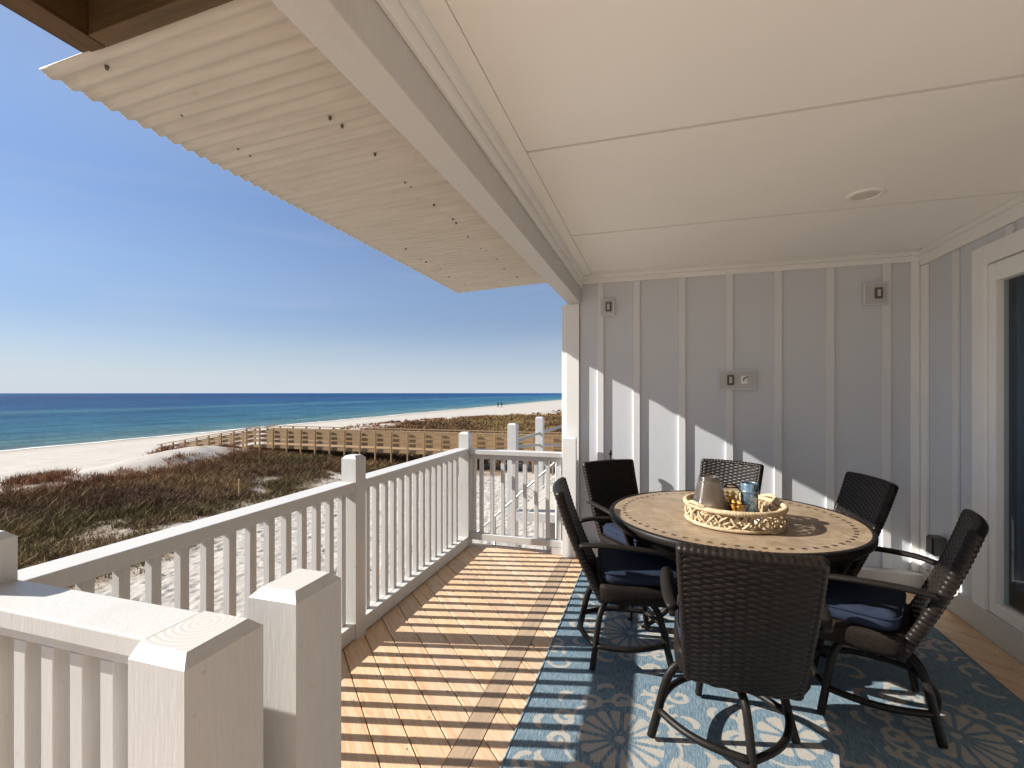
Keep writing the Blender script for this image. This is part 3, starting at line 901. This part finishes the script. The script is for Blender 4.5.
# ------------------------------------------------------------------ two far walkers on the sand
def walker(x, y, h, face, label, stride):
    z = float(base_height(np.array([x]), np.array([y]))[0])
    r = empty('person', (x, y, z), face, label, 'person', 'walkers on the beach')
    k = h/1.75
    J_ = {'pel': (0, 0, .95), 'che': (0, .02, 1.28), 'nec': (0, .02, 1.47), 'hed': (0, .04, 1.60), 'top': (0, .03, 1.74),
          'ls': (-.19, .02, 1.42), 'le': (-.24, -.05*stride, 1.14), 'lh': (-.25, .10*stride, .90), 'rs': (.19, .02, 1.42), 're': (.24, -.02, 1.14), 'rh': (.25, .12, .92),
          'lp': (-.10, 0, .88), 'lk': (-.11, .10*stride, .50), 'lf': (-.11, .22*stride, .08), 'lt': (-.11, .22*stride+.16, .03),
          'rp': (.10, 0, .88), 'rk': (.11, -.02, .50), 'rf': (.11, -.20*stride, .08), 'rt': (.11, -.20*stride+.16, .03)}
    rad = dict(pel=.14, che=.16, nec=.06, hed=.10, top=.06, ls=.06, le=.045, lh=.035, rs=.06, re=.045, rh=.035, lp=.09, lk=.06, lf=.045, lt=.035, rp=.09, rk=.06, rf=.045, rt=.035)
    E_ = [('pel', 'che'), ('che', 'nec'), ('nec', 'hed'), ('hed', 'top'), ('che', 'ls'), ('ls', 'le'), ('le', 'lh'), ('che', 'rs'), ('rs', 're'), ('re', 'rh'), ('pel', 'lp'), ('lp', 'lk'), ('lk', 'lf'), ('lf', 'lt'), ('pel', 'rp'), ('rp', 'rk'), ('rk', 'rf'), ('rf', 'rt')]
    ks = list(J_)
    me = bpy.data.meshes.new('body')
    me.from_pydata([tuple(c*k for c in J_[q]) for q in ks], [(ks.index(a), ks.index(b)) for a, b in E_], [])
    me.materials.append(M['cloth_dark'])
    o = bpy.data.objects.new('body', me); C.objects.link(o); o.parent = r
    o.modifiers.new('skin', 'SKIN')
    for i, q in enumerate(ks):
        sv = me.skin_vertices[0].data[i]; sv.radius = (rad[q]*k, rad[q]*k); sv.use_root = q == 'pel'
    ss = o.modifiers.new('sub', 'SUBSURF'); ss.levels = 1; ss.render_levels = 1
    hd = MB().lathe([(.002, -.12), (.05, -.10), (.085, -.03), (.088, .04), (.06, .10), (.002, .125)], 12, (0, .03*k, 1.62*k))
    hd.build('head', M['skin'], r)
    MB().lathe([(.094, .0), (.094, .05), (.066, .11), (.002, .135)], 12, (0, .02*k, 1.62*k)).build('hair', M['black'], r)
walker(-46.5, 138, 1.72, R(20), 'left one of two tiny dark walkers far along the beach', 1)
walker(-44.7, 136, 1.82, R(10), 'right one of two tiny dark walkers far along the beach', -1)

# ------------------------------------------------------------------ rug
RX0, RX1, RY0, RY1 = -.575, 1.665, .9, 3.98
st_ = .0062
ax = np.arange(RX0, RX1, st_); ay = np.arange(RY0, RY1, st_)
GX, GY = np.meshgrid(ax, ay)
pat = np.zeros_like(GX)
meds = [(-.14, 2.03+.92*k) for k in (-1, 0, 1, 2)] + [(1.23, 2.47+.92*k) for k in (-2, -1, 0, 1)] + [(.545, 2.25+.92*k) for k in (-2, -1, 0, 1)]
occ = np.zeros_like(GX)
for (mx_, my_) in meds:
    dx, dy = GX-mx_, GY-my_
    rr = np.hypot(dx, dy); th = np.arctan2(dy, dx)
    small = abs(mx_-.545) < .01
    Rm = .125 if small else .18
    N = 8 if small else 16
    a = np.abs(((th*N/(2*np.pi)) % 1)-.5)
    lim = Rm*(1-.9*np.clip(a-.18, 0, 1)**1.5)
    gap = np.clip(.008/np.maximum(rr, .01)*N/(2*np.pi), 0, .4)
    pet = (rr < lim) & (rr > Rm*.17) & (a < .5-gap)
    pat[pet] = 1
    pat[rr < Rm*.12] = 1
    occ[rr < Rm+.03] = 1
def stamp(pts, w):
    for (px, py) in pts:
        i0 = int((px-w-RX0)/st_); i1 = int((px+w-RX0)/st_)+2; j0 = int((py-w-RY0)/st_); j1 = int((py+w-RY0)/st_)+2
        i0, j0 = max(i0, 0), max(j0, 0)
        if i1 <= i0 or j1 <= j0: continue
        s = (GX[j0:j1, i0:i1]-px)**2+(GY[j0:j1, i0:i1]-py)**2 < w*w
        s &= occ[j0:j1, i0:i1] < .5
        pat[j0:j1, i0:i1][s] = 1
def spiral(cx, cy, a0, r0, turns, sgn, w):
    n = 60
    t = np.linspace(0, 1, n)
    r = r0*(1-.80*t); a = a0+sgn*turns*2*np.pi*t
    stamp(zip(cx+r*np.cos(a), cy+r*np.sin(a)), w)
    return
for (mx_, my_) in meds:
    small = abs(mx_-.545) < .01
    K = 6 if small else 10
    Rm = .125 if small else .18
    for k in range(K):
        a = 2*np.pi*(k+.5)/K
        cx, cy = mx_+(Rm+.085)*np.cos(a), my_+(Rm+.085)*np.sin(a)
        spiral(cx, cy, a+np.pi*.9, .055, 1.05, 1 if k % 2 else -1, .0125)
        ex, ey = mx_+(Rm+.165)*np.cos(a+.16), my_+(Rm+.165)*np.sin(a+.16)
        for q in np.linspace(0, 1, 24):      # curved pointed leaves
            al = a+.5+1.5*q
            stamp([(ex+.085*q*np.cos(al), ey+.085*q*np.sin(al))], .004+.013*math.sin(math.pi*q)**.8)
        t = np.linspace(0, 1, 40)
        aa = a+np.pi/K*2*t
        rad_ = Rm+.045+.02*np.sin(t*np.pi)
        stamp(zip(mx_+rad_*np.cos(aa), my_+rad_*np.sin(aa)), .008)
r2 = np.random.default_rng(5)
for k in range(120):                                                      # free scrolls filling the ground
    cx, cy = r2.uniform(RX0, RX1), r2.uniform(RY0, RY1)
    spiral(cx, cy, r2.uniform(0, 6.28), r2.uniform(.05, .10), r2.uniform(.6, 1.1), r2.choice([-1, 1]), r2.uniform(.008, .013))
pat = np.where((GX < RX0+.012) | (GX > RX1-.02) | (GY < RY0+.02) | (GY > RY1-.02), 0, pat)
# soften the woven edge
p2 = pat.copy(); p2[1:-1, 1:-1] = (pat[1:-1, 1:-1]*2+pat[:-2, 1:-1]+pat[2:, 1:-1]+pat[1:-1, :-2]+pat[1:-1, 2:])/6
ZR = .009+.0012*(fbm(GX, GY, 3, 2)-.5)*2
edge = (GX < RX0+st_/2) | (GX > ax[-1]-st_/2) | (GY < RY0+st_/2) | (GY > ay[-1]-st_/2)
ZR = np.where(edge, .0035, ZR)
ny, nx = GX.shape
idx = np.arange(ny*nx).reshape(ny, nx)
F = np.stack([idx[:-1, :-1], idx[:-1, 1:], idx[1:, 1:], idx[1:, :-1]], -1).reshape(-1, 4)
rg = big_mesh('rug', np.stack([GX, GY, ZR], -1).reshape(-1, 3), F, M['rug'], {'pattern': p2.ravel()})
bd = MB()
cs = [(RX0, RY0), (ax[-1], RY0), (ax[-1], ay[-1]), (RX0, ay[-1])]
for (p, q) in zip(cs, cs[1:]+cs[:1]):
    bd.tube([(p[0]+(q[0]-p[0])*t, p[1]+(q[1]-p[1])*t, .0065+.0012*math.sin(t*23+p[0]*9)) for t in np.linspace(0, 1, 40)], .0062, 8)
bd.build('binding', M['rug'], rg)
tag(rg, 'blue and cream floral outdoor rug under the dining table', 'rug')

# ------------------------------------------------------------------ round table
TX, TY, TR, TZ = .42, 3.02, .692, .755
tb = empty('round_table', (TX, TY, 0), R(12), 'round patio table with tan stone top and dark metal rim', 'table')
MB().lathe([(TR-.03, -.045), (TR-.004, -.040), (TR, -.030), (TR, -.008), (TR-.006, 0.0), (TR-.022, .001), (TR-.024, -.004)], 96, (0, 0, TZ)).build('rim', M['bronze'], tb)
MB().lathe([(TR-.0245, -.003), (.4, -.003), (.0005, -.003)], 96, (0, 0, TZ)).build('stone_top', M['tile'], tb)
il = MB()
for k in range(64):
    a = 2*math.pi*k/64
    for (rr, s) in (((TR-.088), .0105),) + ((((TR-.062), .005),) if 0 else ()):
        rot = Matrix.Rotation(a, 4, 'Z')
        il.add([rot @ Vector(p) for p in ((rr-s, -s*1.1, TZ-.0022), (rr+s, -s*1.1, TZ-.0022), (rr+s, s*1.1, TZ-.0022), (rr-s, s*1.1, TZ-.0022))], [(0, 1, 2, 3)])
il.build('inlay', M['inlay'], tb)
MB().lathe([(TR-.06, -.046), (TR-.06, -.09), (TR-.075, -.09), (TR-.075, -.046)], 64, (0, 0, TZ)).build('apron', M['bronze'], tb)
for k in range(4):
    a = 2*math.pi*k/4+R(165)
    pr_ = [(.615, TZ-.06), (.60, .60), (.52, .42), (.36, .26), (.34, .16), (.45, .05), (.50, .012)]
    pts = []
    for i in range(len(pr_)-1):
        for q in range(4):
            t = q/4
            p0 = pr_[max(i-1, 0)]; p1 = pr_[i]; p2_ = pr_[i+1]; p3 = pr_[min(i+2, len(pr_)-1)]
            c = [.5*((2*p1[d])+(-p0[d]+p2_[d])*t+(2*p0[d]-5*p1[d]+4*p2_[d]-p3[d])*t*t+(-p0[d]+3*p1[d]-3*p2_[d]+p3[d])*t**3) for d in (0, 1)]
            pts.append((c[0]*math.cos(a), c[0]*math.sin(a), c[1]))
    pts.append((.50*math.cos(a), .50*math.sin(a), .012))
    MB().tube(pts, .020, 10).build('leg', M['bronze'], tb)
ring = [(.35*math.cos(q), .35*math.sin(q), .21) for q in np.linspace(0, 2*np.pi, 49)[:-1]]
MB().tube(ring, .013, 8, True).build('brace_ring', M['bronze'], tb)

# ------------------------------------------------------------------ wicker swivel chairs
def weave(u, w, cu=.034, cw=.0125):
    """height of an over-under weave at panel coordinates (metres)"""
    row = np.floor(w/cw); ph = (row % 2)*np.pi
    prof = np.sqrt(np.clip(1-(((w/cw) % 1)*2-1)**2*.92, 0, 1))
    return   .0052*(.52+.48*np.cos(np.pi*u/cu+ph))*prof
def back_surface(s, t):
    """s: -1..1 across, t: 0..1 up -> centre-line position and normal (local chair axes, seat faces +Y)"""
    hw = .188+.026*t
    x = s*hw
    y = -.215-.225*t-.035*np.sin(np.pi*np.clip(t, 0, 1)*.9)*.6 + .024*(s*s)
    z = .350+.572*t-.003*(s*s)*t
    return x, y, z
def make_chair():
    root = empty('swivel_chair')
    # hub and legs
    hb = MB().lathe([(.002, .245), (.040, .245), (.045, .27), (.045, .33), (.105, .338), (.105, .352), (.002, .352)], 24)
    hb.build('swivel_hub', M['bronze'], root)
    for k in range(4):
        a = R(45)+k*math.pi/2
        pr_ = [(.035, .285), (.10, .322), (.165, .325), (.215, .285), (.245, .21), (.270, .11), (.297, .012)]
        pts = []
        for i in range(len(pr_)-1):
            for q in range(4):
                t = q/4
                p0 = pr_[max(i-1, 0)]; p1 = pr_[i]; p2_ = pr_[i+1]; p3 = pr_[min(i+2, len(pr_)-1)]
                c = [.5*((2*p1[d])+(-p0[d]+p2_[d])*t+(2*p0[d]-5*p1[d]+4*p2_[d]-p3[d])*t*t+(-p0[d]+3*p1[d]-3*p2_[d]+p3[d])*t**3) for d in (0, 1)]
                pts.append((c[0]*math.cos(a), c[0]*math.sin(a), c[1]))
        pts.append((.297*math.cos(a), .297*math.sin(a), .012))
        MB().tube(pts, .0155, 10, ry=.0185).build('leg', M['bronze'], root)
        a2 = a+math.pi/2
        arc = []
        for t in np.linspace(0, 1, 13):
            q0 = Vector((.266*math.cos(a), .266*math.sin(a), .125)); q1 = Vector((.266*math.cos(a2), .266*math.sin(a2), .125))
            mid = (q0+q1)/2; out = Vector((mid.x, mid.y, 0)).normalized()
            arc.append(q0.lerp(q1, float(t)) + out*(.045*math.sin(math.pi*t)))
        MB().tube(arc, .0150, 8).build('stretcher', M['bronze'], root)
    # seat frame: rounded wicker box
    ap = MB()
    n = 40
    rings = []
    for (hx, hy, z) in ((.205, .205, .352), (.228, .225, .358), (.240, .236, .385), (.243, .238, .43), (.240, .236, .452), (.228, .225, .456)):
        ring_ = []
        for q in range(n):
            a = 2*math.pi*q/n
            c, s = math.cos(a), math.sin(a)
            e = .28
            ring_.append((hx*math.copysign(abs(c)**e, c), hy*math.copysign(abs(s)**e, s)+.01, z))
        rings.append(ring_)
    ap.grid(np.array(rings), True, True)
    ap.add(rings[0], [tuple(range(n-1, -1, -1))]); ap.add(rings[-1], [tuple(range(n))])
    ap.build('seat_frame', M['apron'], root)
    # cushion
    cu = MB(); rings = []
    for (k, z) in ((.93, .458), (.985, .468), (1.0, .490), (.99, .512), (.95, .526), (.80, .535), (.5, .540), (.12, .541)):
        ring_ = []
        for q in range(n):
            a = 2*math.pi*q/n; c, s = math.cos(a), math.sin(a); e = .30
            ring_.append((.228*k*math.copysign(abs(c)**e, c), .222*k*math.copysign(abs(s)**e, s)+.015, z+.004*math.sin(5*a)*(k < .96)))
        rings.append(ring_)
    cu.grid(np.array(rings), True, True); cu.add(rings[-1], [tuple(range(n))]); cu.add(rings[0], [tuple(range(n-1, -1, -1))])
    co = cu.build('cushion', M['cushion'], root)
    pp = [(.2275*math.copysign(abs(math.cos(a))**.3, math.cos(a)), .2215*math.copysign(abs(math.sin(a))**.3, math.sin(a))+.015, .514) for a in np.linspace(0, 2*np.pi, 65)[:-1]]
    MB().tube(pp, .005, 6, True).build('piping', M['piping'], co)
    # woven back: both faces follow the weave
    nu, nv = 132, 300
    bk_ = MB()
    s = np.linspace(-1, 1, nu); t = np.linspace(0, 1, nv)
    S, T = np.meshgrid(s, t)
    x, y, z = back_surface(S, T)
    e = 1e-3
    du = np.stack([a-b for a, b in zip(back_surface(S+e, T), back_surface(S-e, T))], -1)
    dv = np.stack([a-b for a, b in zip(back_surface(S, T+e), back_surface(S, T-e))], -1)
    N = np.cross(du, dv); N /= np.linalg.norm(N, axis=-1, keepdims=True)      # N points to -Y (rear)
    hgt = weave(x+.5, T*.628+.1)
    P0 = np.stack([x, y, z], -1)
    edge = np.clip(np.minimum(1-np.abs(S), np.minimum(T, 1-T)*2.4)/.09, 0, 1)
    half = .010+.010*np.sqrt(1-(1-edge)**2)
    rear = P0+N*(half+hgt)[..., None]
    front = P0-N*(half+hgt)[..., None]
    bk_.grid(rear); bk_.grid(front[:, ::-1])
    # woven rim wrapping the sides and top
    per = [(i, 0) for i in range(nv)]+[(nv-1, j) for j in range(1, nu)]+[(i, nu-1) for i in range(nv-2, -1, -1)]+[(0, j) for j in range(nu-2, 0, -1)]
    rimv = []
    for (i, j) in per: rimv += [front[i, j], rear[i, j]]
    nP = len(per)
    bk_.add(rimv, [(2*k, 2*k+1, 2*((k+1) % nP)+1, 2*((k+1) % nP)) for k in range(nP)], True)
    bo = bk_.build('backrest', M['wicker'], root)
    wr = MB()
    pe = [P0[i, 0] for i in range(0, nv, 6)]+[P0[nv-1, j] for j in range(0, nu, 6)]+[P0[i, nu-1] for i in range(nv-1, -1, -6)]
    wn_ = len(pe); turns = 74
    prof = []
    pe = np.array(pe); seg = np.r_[0, np.cumsum(np.linalg.norm(np.diff(pe, axis=0), axis=1))]
    tt = np.linspace(0, seg[-1], 420)
    cl = np.stack([np.interp(tt, seg, pe[:, d]) for d in range(3)], -1)
    vs = []; nq = 10
    for i in range(len(tt)):
        p = Vector(cl[i]); q = Vector(cl[min(i+1, len(tt)-1)])-Vector(cl[max(i-1, 0)]); q.normalize()
        nrm = Vector((0, -.93, -.36)); s_ = q.cross(nrm).normalized(); nrm = s_.cross(q)
        r_ = .0205+.0026*abs(math.sin(math.pi*turns*i/len(tt)))
        vs.append([p+s_*(r_*.8*math.cos(2*math.pi*w_/nq))+nrm*(r_*1.12*math.sin(2*math.pi*w_/nq)) for w_ in range(nq)])
    wr.grid(np.array(vs), True, True)
    wr.build('woven_rim', M['wicker'], bo)
    # arms
    for sg in (-1, 1):
        pts = [(sg*.242, -.315, .66), (sg*.262, -.24, .672), (sg*.275, -.12, .672), (sg*.280, .0, .664), (sg*.278, .10, .650), (sg*.272, .165, .622), (sg*.266, .195, .575), (sg*.258, .205, .50), (sg*.248, .20, .40)]
        out = []
        for i in range(len(pts)-1):
            for q in range(4):
                t_ = q/4
                p0 = pts[max(i-1, 0)]; p1 = pts[i]; p2_ = pts[i+1]; p3 = pts[min(i+2, len(pts)-1)]
                out.append(tuple(.5*((2*p1[d])+(-p0[d]+p2_[d])*t_+(2*p0[d]-5*p1[d]+4*p2_[d]-p3[d])*t_*t_+(-p0[d]+3*p1[d]-3*p2_[d]+p3[d])*t_**3) for d in range(3)))
        out.append(pts[-1])
        MB().tube(out, .021, 10, ry=.013).build('arm', M['bronze'], root)
    return root

proto = make_chair()
CH = [  # base x, y, heading of the seat (direction it faces, degrees from +X), turn of the four-leg base, label
    (.322, 2.15, 87, -31, 'wicker swivel chair nearest the camera, seen squarely from behind'),
    (-.10, 2.74, 9, 18, 'wicker swivel chair seen side on at the left of the table, by the rug edge'),
    (-.075, 3.37, -50, 30, 'dark wicker chair at the far left of the table, beside the white column'),
    (.36, 3.56, -118, 20, 'wicker chair behind the basket, its woven back in sunlight'),
    (.86, 3.36, 190, 10, 'wicker chair at the far right of the table with its shaded back by the wall'),
    (.875, 2.60, 155, -12, 'wicker swivel chair turned sideways at the right of the table, nearest the glass door'),
]
BASE = [(-.05, -.01), (-.08, 0), (0, 0), (0, 0), (0, 0), (.09, .0)]            # the swivel base need not sit square under the seat
for i, (x, y, hd, br_, lab) in enumerate(CH):
    o = proto if i == 0 else copy_tree(proto)
    o.location = (x, y, .011)
    o.rotation_euler = (0, 0, R(hd-90))
    tag(o, lab, 'chair', 'wicker swivel chairs around the round table')
    for ch in o.children:
        if ch.name.split('.')[0] in ('leg', 'stretcher', 'swivel_hub'):
            ch.rotation_euler = (0, 0, R(br_-(hd-90)))
            q = Matrix.Rotation(-R(hd-90), 3, 'Z') @ Vector((*BASE[i], 0))
            ch.location = q

# ------------------------------------------------------------------ tray and what stands in it
BX, BY, BR = .420, 2.87, .252
tz = TZ+.001
bs = empty('woven_tray', (BX, BY, tz), 0, 'round open weave rattan tray on the stone table top', 'tray')
MB().lathe([(.0005, .004), (BR-.03, .004), (BR-.022, .010), (BR-.03, .016), (.0005, .014)], 48).build('tray_base', M['rattan'], bs)
rim = MB()
turn = 110; vs = []
for i in range(330):
    a = 2*math.pi*i/330
    r_ = .0125+.0022*abs(math.sin(turn*a/2))
    c = Vector((BR*math.cos(a), BR*math.sin(a), .098))
    o_ = Vector((math.cos(a), math.sin(a), 0))
    vs.append([c+o_*(r_*math.cos(2*math.pi*q/10))+Vector((0, 0, 1))*(r_*math.sin(2*math.pi*q/10)) for q in range(10)])
A_ = np.array(vs); A_ = np.concatenate([A_, A_[:1]])
rim.grid(A_, True, True); rim.build('wrapped_rim', M['rattan'], bs)
wv_ = MB()
for ph, amp, rr_ in ((0, .036, .004), (math.pi, .036, .004), (math.pi/2, .030, -.005), (math.pi*1.5, .030, -.005)):
    for sgn in (1,):
        pts = []
        for i in range(300):
            a = 2*math.pi*i/300
            zz = .050+amp*math.sin(13*a+ph)+.005*math.sin(31*a+ph*2)
            r_ = BR-.012+rr_+.008*math.cos(30*a+ph)
            aa = a+.035*math.sin(30*a+ph)
            pts.append((r_*math.cos(aa), r_*math.sin(aa), zz))
        wv_.tube(pts, .0058, 6, True)
wv_.build('woven_side', M['rattan'], bs)
MB().tube([(BR*.985*math.cos(a), BR*.985*math.sin(a), .010) for a in np.linspace(0, 2*np.pi, 61)[:-1]], .010, 8, True).build('bottom_ring', M['rattan'], bs)
for sg in (0, math.pi):
    a0 = R(35)+sg
    hd_ = [((BR+.018*math.sin(math.pi*t))*math.cos(a0+(t-.5)*.5), (BR+.018*math.sin(math.pi*t))*math.sin(a0+(t-.5)*.5), .105+.018*math.sin(math.pi*t)) for t in np.linspace(0, 1, 15)]
    MB().tube(hd_, .011, 8).build('handle', M['rattan'], bs)
# smoked cone lantern
t0 = tz+.0165
ln = empty('cone_lantern', (BX-.125, BY+.02, t0), 0, 'smoky grey cone shaped glass lantern at the left of the tray', 'lantern')
MB().lathe([(.104, 0), (.106, .008), (.080, .115), (.062, .190), (.056, .222), (.053, .222), (.059, .188), (.077, .115), (.102, .010)], 40).build('shade', M['smoke_glass'], ln)
MB().lathe([(.0005, .001), (.036, .001), (.036, .058), (.030, .062), (.0005, .060)], 24).build('candle', M['wax'], ln)
# jars of amber beads
def jar(x, y, r, h, lab, seed):
    j = empty('bead_jar', (x, y, t0), 0, lab, 'jar', 'bead jars in the tray')
    MB().lathe([(.0005, .0015), (r*.92, .0015), (r, .008), (r, h*.9), (r*.96, h), (r*.90, h), (r*.93, h*.9), (r*.93, .010), (.0005, .008)], 32).build('glass', M['clear_glass'], j)
    b = MB(); rr = random.Random(seed)
    for k in range(34):
        s = rr.uniform(.008, .012); a = rr.uniform(0, 6.28); d = math.sqrt(rr.random())*(r*.93-s-.003)
        zc = .010+s+rr.random()*(h*.80)
        b.lathe([(.0005, -s), (s*.7, -s*.7), (s, 0), (s*.7, s*.7), (.0005, s)], 8, (d*math.cos(a), d*math.sin(a), zc))
    b.build('beads', M['amber'], j)
jar(BX-.005, BY+.06, .042, .17, 'taller glass jar of amber beads beside the cone lantern', 1)
jar(BX+.015, BY-.045, .046, .10, 'shorter glass jar of amber beads in front of the blue holder', 2)
mh = empty('candle_holder', (BX+.085, BY+.03, t0), 0, 'blue and silver mottled glass candle holder standing in the tray', 'candle holder')
MB().lathe([(.0005, .001), (.040, .001), (.044, .008), (.045, .190), (.043, .195), (.039, .195), (.041, .189), (.040, .012), (.0005, .010)], 36).build('cup', M['mercury'], mh)
for z in (.050, .150):
    MB().lathe([(.0452, z-.006), (.0485, z-.003), (.0485, z+.003), (.0452, z+.006)], 36).build('band', M['mercury'], mh)
wc = MB().lathe([(.0005, 0), (.038, 0), (.040, .004), (.040, .030), (.036, .036), (.020, .033), (.0005, .032)], 28, (0, 0, 0))
wc = wc.build('tea_light', M['wax'], None, loc=(BX+.13, BY-.075, t0)); tag(wc, 'squat white candle low at the right of the tray', 'candle')
sh = MB(); rr = random.Random(9)
for k in range(16):
    s = rr.uniform(.010, .017); a = rr.uniform(-.6, 1.3); d = rr.uniform(.165, .215)
    sh.lathe([(.0005, -s*.6), (s*.7, -s*.45), (s, 0), (s*.6, s*.55), (.0005, s*.7)], 9, (d*math.cos(a), d*math.sin(a), s*.6+rr.random()*.03))
tag(sh.build('shells', plain('amber_shells', (.50, .30, .08), .35, .5, var=.5, scale=30), None, loc=(BX, BY, t0)), 'loose amber shells heaped at the right end of the tray', 'shells', kind='stuff')

# ------------------------------------------------------------------ wall fittings
def outlet(x, z, w, h, label, name='outlet_box', double=False):
    r = empty(name, (x, W_Y-.02, z), 0, label, 'wall outlet')
    MB().box(-w/2, w/2, -.016, .0185, -h/2, h/2).build('back_plate', M['siding'], r, .003)
    MB().box(-w/2+.012, w/2-.012, -.020, -.0165, -h/2+.012, h/2-.012).build('face_plate', M['greyplate'], r, .003)
    cx = -.05 if double else .012
    t = MB().box(cx-.026, cx+.026, -.034, -.0205, -.042, .042)
    t = t.build('cover', M['greydark'], r, .006)
    MB().box(cx-.012, cx+.010, -.038, -.0345, -.026, .026).build('socket', M['greyplate'], t, .003)
    if double:
        MB().box(.028, .078, -.026, -.0205, -.034, .036).build('cable_plate', M['trim'], r, .003)
        MB().tube([(.045, -.027, -.004), (.050, -.034, .010), (.062, -.032, .020), (.076, -.028, .026)], .004, 6).build('cable', M['black'], r)
    return r
outlet(-.408, 2.238, .125, .155, 'square grey outlet plate high on the left end of the back wall')
outlet(1.625, 2.235, .165, .18, 'square grey outlet plate high at the right end of the back wall')
outlet(.650, 1.578, .29, .165, 'wide double outlet plate in the middle of the back wall', double=True)
so = empty('wall_socket', (S_X-.02, 4.02, .40), 0, 'dark outdoor socket box low on the side wall behind the right chair', 'wall outlet')
MB().box(-.055, .019, -.045, .045, -.065, .065).build('box', M['greydark'], so, .006)
MB().box(-.066, -.056, -.038, .038, -.055, .055).build('cover', M['black'], so, .004)
rd = empty('dark_rod', (-.375, 4.19, 0), 0, 'thin dark rod standing behind the far left chair', 'rod')
MB().tube([(0, 0, .001), (0, 0, .93)], .009, 8).build('stick', M['black'], rd)
MB().lathe([(.0005, .93), (.014, .93), (.016, .945), (.012, .965), (.0005, .968)], 12).build('knob', M['black'], rd)
